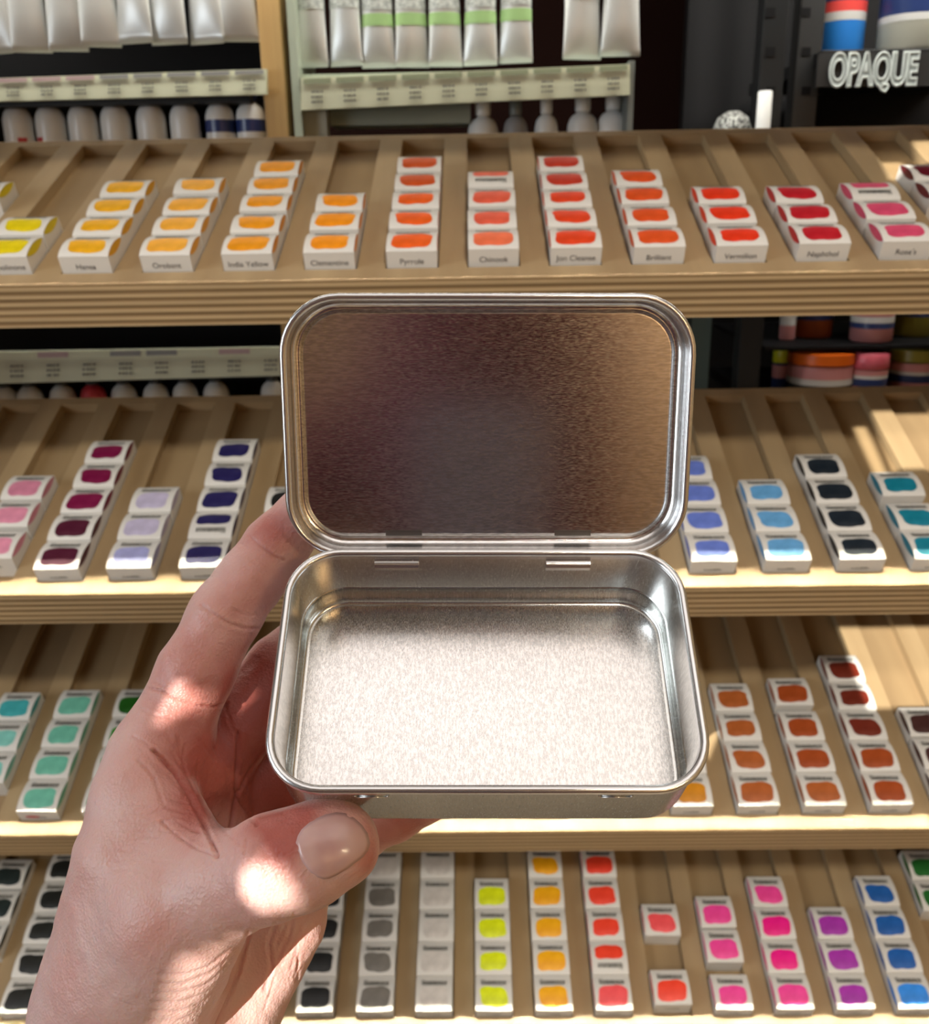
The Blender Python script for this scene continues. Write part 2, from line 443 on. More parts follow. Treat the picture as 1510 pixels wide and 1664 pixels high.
SW = {
 'yellow': (0.78, 0.62, 0.0), 'golden yellow': (0.84, 0.42, 0.005), 'apricot': (0.90, 0.42, 0.035), 'amber': (0.84, 0.32, 0.0),
 'tangerine': (0.92, 0.30, 0.0), 'orange': (0.86, 0.115, 0.006), 'dark orange': (0.62, 0.08, 0.006), 'coral': (0.80, 0.115, 0.06), 'peach': (0.86, 0.17, 0.07),
 'vermilion': (0.78, 0.052, 0.006), 'brick red': (0.55, 0.03, 0.006), 'orange-red': (0.76, 0.085, 0.01), 'scarlet': (0.82, 0.035, 0.004),
 'crimson': (0.52, 0.008, 0.02), 'rose': (0.68, 0.07, 0.16), 'maroon': (0.13, 0.004, 0.015),
 'pink': (0.62, 0.22, 0.32), 'light pink': (0.70, 0.26, 0.37), 'magenta': (0.19, 0.002, 0.05), 'plum': (0.075, 0.003, 0.022),
 'pale lavender': (0.52, 0.47, 0.63), 'lavender blue': (0.36, 0.37, 0.64), 'navy': (0.016, 0.012, 0.095), 'black': (0.008, 0.009, 0.009),
 'periwinkle': (0.13, 0.20, 0.62), 'sky blue': (0.12, 0.36, 0.66), 'blue-black': (0.004, 0.012, 0.022), 'teal': (0.0, 0.20, 0.29),
 'turquoise': (0.05, 0.40, 0.42), 'mint': (0.16, 0.52, 0.38), 'pale aqua': (0.22, 0.58, 0.50), 'dark green': (0.012, 0.12, 0.006), 'grass green': (0.04, 0.27, 0.012),
 'ochre': (0.62, 0.24, 0.005), 'sienna': (0.42, 0.105, 0.018), 'rust': (0.36, 0.06, 0.006), 'russet': (0.17, 0.018, 0.006), 'umber': (0.06, 0.018, 0.016),
 'green-black': (0.010, 0.020, 0.018), 'charcoal': (0.012, 0.013, 0.010), 'grey': (0.19, 0.175, 0.15), 'white': (0.64, 0.60, 0.55),
 'neon yellow': (0.74, 0.84, 0.0), 'neon orange': (1.0, 0.43, 0.0), 'neon red': (1.0, 0.055, 0.02), 'neon coral': (1.0, 0.09, 0.10),
 'neon pink': (1.0, 0.06, 0.34), 'hot pink': (1.0, 0.004, 0.26), 'purple': (0.40, 0.03, 0.42), 'cobalt': (0.008, 0.11, 0.42), 'bright blue': (0.03, 0.27, 0.85), 'forest green': (0.012, 0.15, 0.02)}
MSW = {}
def sw(n):
    if n not in MSW: MSW[n] = swatch_mat('swatch_'+n.replace(' ', '_').replace('-', '_'), SW[n])
    return MSW[n]
# shelf, slot, [swatch distances from the slot front in mm], colours (rear to front), positions of upside-down boxes
B = [
 (0, -6, [100], ['yellow'], ()), (0, -5, [43, 13], ['yellow', 'yellow'], ()),
 (0, -4, [99, 70, 39, 11], ['golden yellow']*4, ()), (0, -3, [101, 68, 41, 11], ['apricot']*4, ()),
 (0, -2, [126, 99, 72, 41, 10], ['amber']*5, ()), (0, -1, [70, 43, 11], ['tangerine']*3, ()),
 (0, 0, [132, 102, 72, 43, 12], ['dark orange', 'dark orange', 'orange', 'orange', 'orange'], ()),
 (0, 1, [110, 73, 41, 13], ['coral', 'coral', 'coral', 'peach'], (0,)),
 (0, 2, [129, 99, 70, 42, 13], ['brick red', 'brick red', 'vermilion', 'vermilion', 'vermilion'], ()),
 (0, 3, [101, 73, 42, 11], ['orange-red']*4, ()), (0, 4, [72, 43, 12], ['scarlet']*3, ()),
 (0, 5, [71, 42, 13], ['crimson']*3, ()), (0, 6, [78, 45, 14], ['rose']*3, (0,)), (0, 7, [102, 73], ['maroon']*2, ()),
 (1, -6, [85, 55, 23], ['pink', 'light pink', 'light pink'], ()), (1, -5, [127, 97, 69, 40, 9], ['magenta', 'magenta', 'magenta', 'plum', 'plum'], ()),
 (1, -4, [69, 39, 9], ['pale lavender', 'pale lavender', 'lavender blue'], ()), (1, -3, [127, 97, 68, 47, 8], ['navy']*5, (3,)),
 (1, -2, [68], ['black'], ()), (1, 4, [96, 65, 36, 8], ['periwinkle']*4, ()), (1, 5, [65, 37, 8], ['sky blue']*3, ()),
 (1, 6, [98, 68, 39, 10], ['blue-black']*4, ()), (1, 7, [76, 39, 10], ['teal']*3, ()),
 (2, -7, [96, 66, 37], ['turquoise', 'pale aqua', 'pale aqua'], ()), (2, -6, [96, 67, 38, 9], ['mint']*4, ()),
 (2, -5, [96, 66, 37, 10], ['dark green', 'grass green', 'grass green', 'grass green'], ()), (2, 4, [39, 10], ['ochre', 'ochre'], ()),
 (2, 5, [95, 67, 38, 9], ['sienna']*4, ()), (2, 6, [103, 66, 37, 8], ['rust', 'rust', 'rust', 'sienna'], ()),
 (2, 7, [125, 95, 67, 37, 9], ['russet', 'russet', 'russet', 'rust', 'rust'], ()), (2, 8, [72, 42, 13], ['umber']*3, ()),
 (3, -8, [120, 89, 61], ['green-black']*3, ()), (3, -7, [121, 93, 64, 35, 6], ['charcoal']*5, ()), (3, -3, [5], ['black'], ()),
 (3, -2, [93, 65, 36, 7], ['black']*4, ()), (3, -1, [121, 93, 65, 37, 8], ['white', 'grey', 'grey', 'grey', 'grey'], ()),
 (3, 0, [123, 94, 66, 38, 9], ['white']*5, ()), (3, 1, [95, 64, 36, 6], ['neon yellow']*4, ()), (3, 2, [123, 94, 65, 37, 8], ['neon orange']*5, ()),
 (3, 3, [126, 97, 68, 44, 8], ['neon red', 'neon red', 'neon red', 'neon red', 'neon coral'], (3,)), (3, 4, [73, 16], ['neon coral', 'neon red'], ()),
 (3, 5, [80, 50, 11], ['neon pink']*3, ()), (3, 6, [92, 63, 34, 6], ['neon pink', 'hot pink', 'hot pink', 'neon pink'], ()),
 (3, 7, [66, 37, 8], ['purple']*3, ()), (3, 8, [93, 64, 36, 8], ['cobalt', 'cobalt', 'cobalt', 'bright blue'], ()), (3, 9, [122, 93], ['forest green']*2, ())]
ORD = ['frontmost', 'second from front', 'third from front', 'fourth from front', 'fifth from front']
NTH = ['first', 'second', 'third', 'fourth', 'fifth', 'sixth', 'seventh', 'eighth', 'ninth', 'tenth', 'eleventh', 'twelfth', 'thirteenth', 'fourteenth', 'fifteenth', 'sixteenth']
SHN = ['top', 'second', 'third', 'lowest']
FRONT_TEXT = {(0, -5): 'Quinolinone', (0, -4): 'Hansa', (0, -3): 'Orobant', (0, -2): 'India Yellow', (0, -1): 'Clementine', (0, 0): 'Pyrrole',
              (0, 1): 'Chinook', (0, 2): 'Jon Cleanse', (0, 3): 'Brilliant', (0, 4): 'Vermilion', (0, 5): 'Naphthol', (0, 6): "Rose's"}
def text_mesh(txt, size, name, extrude=0.0, fill=True, bevel=0.0, offset=0.0):
    c = bpy.data.curves.new(name, 'FONT'); c.body = txt; c.size = size; c.align_x = 'CENTER'
    c.extrude = extrude; c.offset = offset; c.bevel_depth = bevel
    c.fill_mode = 'BOTH' if fill else 'NONE'
    o = bpy.data.objects.new(name, c); COL.objects.link(o)
    dg = bpy.context.evaluated_depsgraph_get(); dg.update()
    me = bpy.data.meshes.new_from_object(o.evaluated_get(dg)); me.name = name
    bpy.data.objects.remove(o); bpy.data.curves.remove(c)
    return me
def link_mat(o, m):
    if not o.data.materials: o.data.materials.append(m)
    o.material_slots[0].link = 'OBJECT'; o.material_slots[0].material = m
counts = {}
for s, k, vs, cols, flips in B:
    counts[s] = counts.get(s, -1)+1
    nth = NTH[counts[s]]
    starts = [(v/1000-(0.0108 if i not in flips else BD-.0108)) for i, v in enumerate(vs)]
    order = list(reversed(range(len(vs))))          # front to back
    prev = -1; first = None
    for n_, i in enumerate(order):
        st = max(starts[i], 0.0012)
        if prev > -1: st = max(st, prev+BD+.0003)
        prev = st
        o = bpy.data.objects.new('paint_box', ME_box); COL.objects.link(o)
        yaw = random.uniform(-.008, .008)
        nrm = Vector((0, -math.sin(AL), math.cos(AL))); alg = Vector((0, math.cos(AL), math.sin(AL)))
        x = SX0[s]+.05*k+random.uniform(-.0003, .0003)
        o.matrix_world = Matrix.Translation(Vector((x, SY[s], SZ[s]))+alg*st) @ Matrix.Rotation(AL, 4, 'X') @ Matrix.Rotation(yaw, 4, 'Z')
        ordn = ORD[n_] if not ((s, k) in ((0, -6),)) else 'cut off'
        tag(o, 'white box with %s swatch, %s, %s stack from left, %s shelf' % (cols[i], ordn, nth, SHN[s]), 'paint box',
            'paint boxes on the %s tray' % SHN[s])
        fl = i in flips
        c = bpy.data.objects.new('colour_swatch', (ME_swf[i % 3] if fl else ME_sw[(i*5+k*3+s) % 6])); COL.objects.link(c); c.parent = o
        link_mat(c, sw(cols[i])); c['label'] = 'painted %s swatch' % cols[i]
        t = bpy.data.objects.new('label_text', ME_txtf if fl else ME_txt); COL.objects.link(t); t.parent = o
        if cols[i] != 'white':
            for sm in ME_side:
                e = bpy.data.objects.new('side_stripe', sm); COL.objects.link(e); e.parent = o
                link_mat(e, sw(cols[i]))
        if n_ == 0 and (s, k) == (2, -6):
            q = [(-.0105, 0), (-.009, -.0016), (-.004, -.0020), (0, -.0012), (.0008, .0006), (-.004, .0016), (-.009, .0013)]
            sm_ = mesh('red_smudge', [(x_, -.0002, .0036+z_) for x_, z_ in q], [tuple(range(7))]); sm_.materials.append(mat('red_smear', (.55, .12, .12), .6))
            e = bpy.data.objects.new('red_smudge', sm_); COL.objects.link(e); e.parent = o; e['label'] = 'faded red smudge'
        if n_ == 0:
            if (s, k) in FRONT_TEXT:
                tm = text_mesh(FRONT_TEXT[(s, k)], 0.0050, 'front_text')
                tm.materials.append(M_inkd)
                ft = bpy.data.objects.new('front_text', tm); COL.objects.link(ft); ft.parent = o
                ft.location = (0, -.0002, .0022); ft.rotation_euler = (PI/2, 0, 0)
            else:
                ft = bpy.data.objects.new('front_text', ME_ft); COL.objects.link(ft); ft.parent = o

# ------------------------------------------------------------------ racks behind the trays
YR = 0.865
def wpt(px, py, Y=YR): return at_y(px, py, Y)
# pine upright between the left and middle racks
p0 = wpt(432, 110); b = MB(); b.box(-.0095, .0095, 0, .03, 0, 2.0)
o = b.build('wooden_post', M_post, bevel=.001)
pc = wpt(449, 110, .86); o.location = (pc.x, .845, 0)
tag(o, 'upright pine post between the left tube rack and the middle tube rack', 'post')

def tube_mesh(wb, L, R):
    rings = []; n = 24
    for t, a, c in ((0, wb/2, .0007), (.045, wb/2, .0007), (.05, wb/2*.985, .0012), (.2, wb/2*.93, R*.38), (.42, wb/2*.86, R*.72), (.6, R*1.02, R*.95), (.78, R, R), (.9, R, R), (.905, R*.94, R*.94), (.95, R*.5, R*.5)):
        rings.append([(a*math.cos(2*PI*j/n), c*math.sin(2*PI*j/n), t*L) for j in range(n)])
    return rings
def band_mesh(wb, L, R, t0, t1):
    n = 24; out = []
    def dim(t):
        pts = ((.05, wb/2*.985, .0012), (.2, wb/2*.93, R*.38), (.42, wb/2*.86, R*.72), (.6, R*1.02, R*.95), (.9, R, R))
        for (ta, a, c), (tb, a2, c2) in zip(pts, pts[1:]):
            if t <= tb:
                f = (t-ta)/(tb-ta); return a+(a2-a)*f, c+(c2-c)*f
        return R, R
    for i in range(5):
        t = t0+(t1-t0)*i/4; a, c = dim(t); a += .0003; c += .0003
        out.append([(a*math.cos(2*PI*j/n), c*math.sin(2*PI*j/n), t*L) for j in range(n)])
    return out
_tube = {}
def tube(px, py, Y, wpx, label, group, lab_mat, band=None, h=.125, bt=(.34, .40), rz=0, capm=M_cap):
    P = wpt(px, py, Y); sc = Y/F_PX/ math.cos(PITCH)*1.0
    wb = wpx*sc*0.96; R = wb*.40; L = h
    key = (round(wb, 4), L, lab_mat.name, band.name if band else '', bt)
    if key not in _tube:
        b = MB(); b.loft(tube_mesh(wb, L, R)); me = mesh('paint_tube', b.v, b.f); me.materials.append(M_silver)
        c = MB(); c.loft(band_mesh(wb, L, R, bt[1]+.02, .89), cap0=False, cap1=False); ml = mesh('tube_label', c.v, c.f); ml.materials.append(lab_mat)
        d = None
        if band:
            c = MB(); c.loft(band_mesh(wb, L, R, *bt), cap0=False, cap1=False); d = mesh('colour_band', c.v, c.f); d.materials.append(band)
        c = MB(); c.lathe([(R*.55, L*.945), (R*.62, L*.95), (R*.6, L*1.12), (R*.5, L*1.13)], 20); mc = mesh('cap', c.v, c.f); mc.materials.append(capm)
        for m in (me, ml, d, mc):
            if m:
                for p in m.polygons: p.use_smooth = True
        _tube[key] = (me, ml, d, mc)
    me, ml, d, mc = _tube[key]
    o = bpy.data.objects.new('paint_tube', me); COL.objects.link(o)
    o.location = P; o.rotation_euler = (math.radians(-4), 0, rz)
    tag(o, label, 'paint tube', group)
    for nm, m in (('tube_label', ml), ('colour_band', d), ('cap', mc)):
        if m:
            c = bpy.data.objects.new(nm, m); COL.objects.link(c); c.parent = o
    return o
LN = ['leftmost', 'second from left', 'third from left', 'fourth from left', 'fifth from left', 'sixth from left', 'seventh from left', 'rightmost']
for i, (x, y) in enumerate(((-3, 88), (53, 86), (113, 84), (166, 77), (221, 71), (276, 73), (337, 72), (391, 68))):
    tube(x, y, .845, 56, 'silver paint tube hanging in the upper left rack, %s of the row' % LN[i], 'silver tubes in the upper left rack',
         M_tubelab, h=.15, bt=(.5, .56), rz=random.uniform(-.3, .3))
MN = ['leftmost', 'second from left', 'third from left', 'fourth from left', 'fifth from left', 'sixth from left', 'seventh from left', 'second from right', 'rightmost']
for i, (x, y) in enumerate(((507, 110), (563, 108), (616, 111), (671, 110), (725, 109), (781, 107), (838, 103), (946, 97), (1008, 92))):
    lab = ('pale %s tube hanging in the middle rack, %s of the row' % ('grey-white' if i < 2 or i > 6 else 'green-banded', MN[i]))
    tube(x, y, .85, 50 if i < 7 else 58, lab, 'pale tubes in the middle rack', M_tubelab if i != 7 else M_silver, band=M_green if 2 <= i <= 6 else None,
         h=.13, bt=(.24, .31), rz=random.uniform(-.25, .25))

def quad_strip(b, p0, p1, p2, p3, th, m=0):
    """box whose front face runs p0 (left bottom) p1 (right bottom) p2 (right top) p3 (left top)"""
    q = [Vector(p) for p in (p0, p1, p2, p3)]
    n = (q[1]-q[0]).cross(q[3]-q[0]).normalized()*-th
    b.add(q+[v+n for v in q], [(0, 1, 2, 3), (7, 6, 5, 4), (0, 4, 5, 1), (1, 5, 6, 2), (2, 6, 7, 3), (3, 7, 4, 0)], m)
def lerp(a, b, t): return a+(b-a)*t
def strip(root, xl, yl0, yl1, xr, yr0, yr1, Y, ncell, base_m, head_ms, name='label_strip'):
    """price label rail: root child; labels as part meshes"""
    A, Bp, Cp, D = wpt(xl, yl1, Y), wpt(xr, yr1, Y), wpt(xr, yr0, Y), wpt(xl, yl0, Y)
    b = MB(); quad_strip(b, A, Bp, Cp, D, .006); o = b.build(name, base_m, root)
    for i in range(ncell):
        t0, t1 = (i+.08)/ncell, (i+.92)/ncell
        bl, br = lerp(A, Bp, t0), lerp(A, Bp, t1); tl, tr = lerp(D, Cp, t0), lerp(D, Cp, t1)
        off = Vector((0, -.0012, 0))
        b = MB()
        q = [lerp(bl, tl, .80)+off, lerp(br, tr, .80)+off, lerp(br, tr, .97)+off, lerp(bl, tl, .97)+off]
        quad_strip(b, *q, .0005, m=0)
        r = random.Random(i)
        for row in range(3):
            for wd in range(4):
                u0 = .30+wd*.11+r.uniform(-.01, .01); u1 = u0+r.uniform(.05, .09); v = .2+row*.16
                q = [lerp(lerp(bl, br, u), lerp(tl, tr, u), vv)+off for u, vv in ((u0, v), (u1, v), (u1, v+.06), (u0, v+.06))]
                quad_strip(b, *q, .0004, m=1)
        b.build('price_label', [head_ms[i % len(head_ms)], M_ink], root)
    return o

# left rack
def rack(name, label, loc): 
    r = empty(name, loc); tag(r, label, 'rack'); return r
def child_world(root):
    for c in COL.objects:
        if c.parent == root: c.location = -root.location
b = MB()
lr = rack('tube_rack', 'black tube rack with cream label rails on the far left', (wpt(200, 140).x, .9, 0))
strip(lr, -60, 129, 166, 433, 112, 153, .835, 9, M_cream, [M_pinkish, M_pinkish, M_pinkish, M_pinkish, M_greyl, M_greyl, M_greyl, M_greyl, M_greyl])
strip(lr, -60, 573, 625, 470, 564, 610, .835, 9, M_cream, [M_greyl, M_cream, M_pinkish, M_cream, M_greyl])
xl, xr = wpt(-120, 300, .9).x, wpt(438, 300, .9).x
b = MB(); b.box(xl, xr, .925, .94, 0, 2.0); b.build('back_panel', M_blk, lr)
# shelves that carry the hanging tubes and bottles
za, zb_ = wpt(200, 160, .84).z, wpt(200, 612, .84).z
for z in (za, zb_):
    b = MB(); b.box(xl, xr, .845, .925, z-.004, z+.002); b.build('rack_shelf', M_dark, lr)
b = MB(); b.box(xl, xr, .86, .925, 1.2, 1.206); b.build('rack_shelf', M_grey, lr)
child_world(lr)

def bottle(px, py, Y, wpx, hb, label, group, body, capm, band=None, top=True):
    """upright squat bottle: px,py = centre of its shoulder"""
    P = wpt(px, py, Y); R = wpx*Y/F_PX/math.cos(PITCH)/2
    b = MB(); b.lathe([(R*.9, -hb), (R, -hb+.002), (R, -.013), (R*.97, -.008), (R*.86, -.0035), (R*.68, -.0005), (R*.5, .001), (R*.42, .002)], 24)
    o = b.build('paint_bottle', body, smooth=True); o.location = P
    tag(o, label, 'paint bottle', group)
    b = MB(); b.lathe([(R*.47, .0025), (R*.5, .004), (R*.5, .018), (R*.42, .019)], 24)
    b.build('cap', capm, o, smooth=True)
    if band:
        b = MB(); n = 24
        b.loft([[(R*1.012*math.cos(2*PI*j/n), R*1.012*math.sin(2*PI*j/n), z) for j in range(n)] for z in (-.012, -.022)], cap0=False, cap1=False)
        b.build('colour_band', band, o, smooth=True)
    return o
for i, x in enumerate((26, 79, 132, 185, 243, 298, 356, 406)):
    bottle(x, 177-i*.9, .865, 42, .06, '%s white paint bottle under the left label rail%s' % (LN[i], ', with a red mark' if i < 2 else ', with a navy band' if i > 5 else ''),
           'white bottles under the left rail', M_cap, M_capd if i < 7 else M_navy, band=M_navy if i > 5 else None)
# red marks on first two bottles
for i, o in enumerate([o for o in COL.objects if o.name.startswith('paint_bottle') and o.parent is None][:2]):
    b = MB(); R = 42*.865/F_PX/math.cos(PITCH)/2*1.015; n = 6; a0 = -PI/2+(.25 if i == 0 else -.9)
    ring = [[(R*math.cos(a0+j*.12), R*math.sin(a0+j*.12), z) for j in range(n)] for z in (-.035, -.024)]
    b.add(ring[0]+ring[1], [(j, j+1, n+j+1, n+j) for j in range(n-1)]); b.build('red_mark', M_red, o)
NB = ['leftmost', 'second', 'third', 'fourth', 'fifth', 'sixth', 'seventh', 'eighth', 'ninth']
for i, x in enumerate((6, 47, 100, 150, 200, 252, 300, 350, 443)):
    bottle(x, 632-i*1.2, .865, 40, .055, '%s small bottle showing just under the lower left label rail' % NB[i],
           'bottles under the lower left rail', M_cap if i != 3 else M_red, M_capd)

# middle rack: acrylic label tray, metal shelf below, small bottles
mr = rack('tube_rack', 'pale green metal tube rack with cream label tray in the middle', (wpt(750, 140).x, .9, 0))
strip(mr, 489, 127, 179, 1024, 104, 154, .83, 10, M_cream, [mat('olive_label', (0.30, 0.34, 0.22), 0.5)])
A, D = wpt(481, 190, .84), wpt(472, -30, .84)
for x0_, x1_, nm in ((474, 487, 'side_panel'), (1022, 1031, 'side_panel')):
    X0, X1 = wpt(x0_, 150, .83).x, wpt(x1_, 150, .83).x
    zt = wpt(x0_, -60, .83).z if x0_ < 500 else wpt(x0_, 98, .83).z
    zl = wpt(x0_, 240, .83).z
    b = MB(); b.box(X0, X1, .832, .92, zl-.5, zt); b.build(nm, M_clear if x0_ < 500 else M_grey, mr)
X0, X1 = wpt(488, 150, .85).x, wpt(1024, 150, .85).x
z = wpt(700, 118, .84).z
b = MB(); b.box(X0, X1, .836, .92, z-.003, z); b.build('rack_shelf', M_clear, mr)
P0, P1 = wpt(535, 183, .86), wpt(765, 200, .86)
b = MB(); b.box(P0.x, P1.x, .862, .90, P1.z, P0.z+.012); b.build('metal_ledge', mat('sage_metal', (0.25, 0.29, 0.25), 0.45, 0.2), mr)
b = MB(); b.box(X0, X1, .925, .935, 1.0, 1.47); b.build('back_panel', M_maroon, mr)
P0, P1 = wpt(488, 178, .85), wpt(533, 215, .85)
b = MB(); b.box(P0.x, P1.x, .845, .86, P1.z-.2, P0.z+.003); b.build('bracket', mat('pale_bracket', (0.42, 0.44, 0.38), 0.5), mr)
child_world(mr)
for i, (x, y) in enumerate(((785, 194), (838, 193), (888, 190), (947, 187), (997, 184))):
    bottle(x, y, .87, (44, 36, 34, 44, 46)[i], .06, '%s small white-capped bottle under the middle label tray' % ['leftmost', 'second from left', 'middle', 'second from right', 'rightmost'][i],
           'small bottles under the middle tray', M_cap if i != 1 else mat('grey_plastic', (0.3, 0.3, 0.3), 0.4), M_cap if i != 1 else M_grey)

# right side: dark wall panel, black shelving with jars
b = MB(); P0, P1 = wpt(1108, 230, 1.13), wpt(1300, 230, 1.13)
b.box(P0.x, P1.x, 1.13, 1.15, 0, 2.2); o = b.build('pegboard_panel', M_blk); tag(o, 'black panel standing behind the trays left of the jar shelving', 'panel')
b = MB(); P0, P1 = wpt(1128, 540, .92), wpt(1160, 540, .92)
b.box(P0.x, P1.x, .93, .95, 0, 1.42); o = b.build('shelf_divider', mat('blue_grey_metal', (0.06, 0.09, 0.09), 0.5)); tag(o, 'dark blue-grey divider just right of the open tin lid', 'divider')
sh = empty('metal_shelving', (wpt(1400, 300, .92).x, .95, 0)); tag(sh, 'black metal shelving unit holding the coloured jars at the right', 'shelving')
def bx(px0, px1, Ya, Yb_, z0, z1, nm, m):
    b = MB(); b.box(wpt(px0, 150, Ya).x, wpt(px1, 150, Ya).x, Ya, Yb_, z0, z1); return b.build(nm, m, sh, bevel=.001)
bx(1232, 1272, .86, .88, .3, 2.1, 'upright', M_dark)
bx(1290, 1330, .90, .92, 1.385, 2.1, 'upright', mat('dark_upright', (0.022, 0.023, 0.024), 0.5))
zsh = wpt(1400, 80, .88).z
bx(1330, 1700, .88, 1.1, zsh-.012, zsh, 'shelf_board', M_dark)
bx(1330, 1700, 1.1, 1.12, .3, 2.1, 'back_panel', M_blk)
z2 = wpt(1400, 648, .88).z; bx(1276, 1700, .885, 1.08, z2-.012, z2, 'shelf_board', M_blk)
z3 = wpt(1400, 562, .88).z; bx(1276, 1700, .885, 1.08, z3-.004, z3, 'shelf_board', M_blk)
zy = wpt(1400, 230, .88).z; bx(1330, 1700, .885, 1.08, zy-.03, zy-.02, 'shelf_board', M_blk)
# holes in the uprights
for px, Ya, m in ((1236, .86, M_blk), (1310, .90, M_blk)):
    for j in range(7):
        c = wpt(px+16 if px < 1300 else px, 20+j*32, Ya)
        b = MB(); b.box(c.x-.004, c.x+.004, Ya-.0006, Ya, c.z-.0035, c.z+.0035)
        if j % 2 == 0: b.build('slot_hole', m, sh)
child_world(sh)
# white rod and mesh roll peeping above the tray
P = wpt(1244, 150, .85); b = MB(); b.lathe([(.0055, -.06), (.006, -.058), (.006, 0), (.005, .001)], 20)
o = b.build('plastic_tube', M_cap, smooth=True); o.location = P; tag(o, 'thin upright white plastic tube in front of the black upright', 'tube')
P = wpt(1191, 195, .87); b = MB()
for i in range(9):
    a = -0.9+i*.22
    for k in range(8):
        pass
b.lathe([(.004, -.05), (.016, -.04), (.018, -.01), (.013, .002), (.005, .007)], 18)
o = b.build('mesh_roll', noisy(mat('mesh_roll', (0.2, 0.2, 0.19), 0.5), 500, (0.04, 0.04, 0.04), (0.42, 0.43, 0.40), (1, 1, 1), 1, lo=.48, hi=.52), smooth=True)
o.location = P; tag(o, 'rounded grey-white mesh bundle peeping above the top tray', 'mesh roll')

# sign with chalk lettering
A, Bq, Cq, D = wpt(1326, 141, .872), wpt(1600, 139, .872), wpt(1600, 84, .872), wpt(1330, 86, .872)
b = MB(); quad_strip(b, A, Bq, Cq, D, .004); sg = b.build('shelf_sign', mat('sign_black', (0.02, 0.021, 0.022), 0.5))
tag(sg, 'black shelf-edge sign hand lettered OPAQUE in white', 'sign')
chalk = mat('chalk_fill', (0.30, 0.34, 0.33), 0.8); chalk2 = mat('chalk_line', (0.62, 0.68, 0.66), 0.8)
sx = (wpt(1490, 115, .87)-wpt(1345, 115, .87)).x
for me_args, m, nm in ((dict(fill=True, offset=.0022, extrude=.0002), chalk, 'lettering'), (dict(fill=False, bevel=.0011, offset=.0010), chalk2, 'lettering_outline')):
    me = text_mesh('OPAQUE', .034, nm, **me_args)
    xs = [v.co.x for v in me.vertices]; wdt = max(xs)-min(xs)
    o = obj(nm, me, m)
    o.scale = (sx/wdt, 1, 1)
    P = wpt(1417, 137, .8700); o.location = (P.x, P.y, P.z); o.rotation_euler = (PI/2, 0, 0)
    mw = o.matrix_basis.copy(); o.parent = sg; 

def jar(px, zbot, Y, wpx, hpx, label, bands, lidm, lidh=.22):
    """paint jar: bands = (fraction from, to, material)"""
    P = wpt(px, 400 if zbot < 1.5 else 60, Y); P.z = zbot+.0005; k = Y/F_PX/math.cos(PITCH); R = wpx*k/2; H = hpx*k
    b = MB(); b.lathe([(R*.9, 0), (R, H*.05), (R, H*(1-lidh)-.001), (R*.8, H*(1-lidh))], 28)
    o = b.build('paint_jar', bands[0][2], smooth=True, auto=50); o.location = P
    tag(o, label, 'paint jar', 'jars on the black shelving')
    n = 28
    for f0, f1, m in bands[1:]:
        b = MB(); b.loft([[(R*1.01*math.cos(2*PI*j/n), R*1.01*math.sin(2*PI*j/n), H*z) for j in range(n)] for z in (f0, f1)], cap0=False, cap1=False)
        b.build('label_band', m, o, smooth=True)
    b = MB(); z0 = H*(1-lidh); b.lathe([(R*.98, z0), (R*1.03, z0+.001), (R*1.03, H-.001), (R*.97, H)], 28)
    b.build('lid', lidm, o, smooth=True, auto=50)
    return o
mk = lambda n, c, r=.3: mat(n, c, r)
j_blue = mk('jar_blue', (0.03, 0.26, 0.80)); j_navy = mk('jar_navy', (0.02, 0.04, 0.14)); j_white = mk('jar_white', (0.60, 0.60, 0.58))
j_red = mk('jar_red', (0.80, 0.08, 0.07)); j_orange = mk('jar_orange', (0.70, 0.13, 0.01)); j_dor = mk('jar_dark_orange', (0.35, 0.08, 0.02))
j_pink = mk('jar_pink', (0.65, 0.12, 0.17)); j_rose = mk('jar_rose', (0.60, 0.26, 0.26)); j_olive = mk('jar_olive', (0.26, 0.22, 0.03)); j_neon = mk('jar_neon', (0.66, 0.68, 0.02))
j_cream = mk('jar_cream', (0.50, 0.50, 0.42))
jar(1366, zsh, .935, 62, 110, 'tall blue jar with red and white label standing above the OPAQUE sign', [(0, 0, j_blue), (.40, .50, j_white), (.50, .62, j_red), (.62, .78, j_navy)], j_navy)
jar(1480, zsh, .92, 88, 110, 'wide cream jar with navy label above the OPAQUE sign', [(0, 0, j_cream), (.42, .78, j_navy), (.34, .42, j_white)], j_white)
jar(1362, zy-.02, .93, 74, 42, 'jar with bright yellow lid under the OPAQUE sign', [(0, 0, j_white), (.1, .5, j_navy)], j_neon, .4)
jar(1292, z3, .93, 24, 62, 'narrow pinkish jar at the left end of the upper jar row', [(0, 0, j_rose), (.35, .6, j_white), (.6, .75, j_navy)], j_pink)
jar(1332, z3, .95, 60, 60, 'dark orange jar in the upper jar row behind the trays', [(0, 0, j_dor), (.45, .7, j_navy)], M_capd)
jar(1432, z3, .91, 62, 70, 'pink jar with white and navy label in the upper jar row', [(0, 0, j_rose), (.30, .42, j_navy), (.42, .55, j_white)], j_pink)
jar(1502, z3, .95, 66, 66, 'olive yellow jar at the right end of the upper jar row', [(0, 0, j_olive), (.45, .75, j_navy)], M_capd)
jar(1288, z2, .93, 28, 66, 'neon yellow lidded jar at the left end of the lower jar row', [(0, 0, j_navy), (.3, .6, j_rose)], j_neon, .35)
jar(1354, z2, .91, 98, 66, 'wide orange lidded jar with pink and white label, lower row', [(0, 0, j_rose), (.28, .42, j_white), (.1, .28, M_capd)], j_orange, .28)
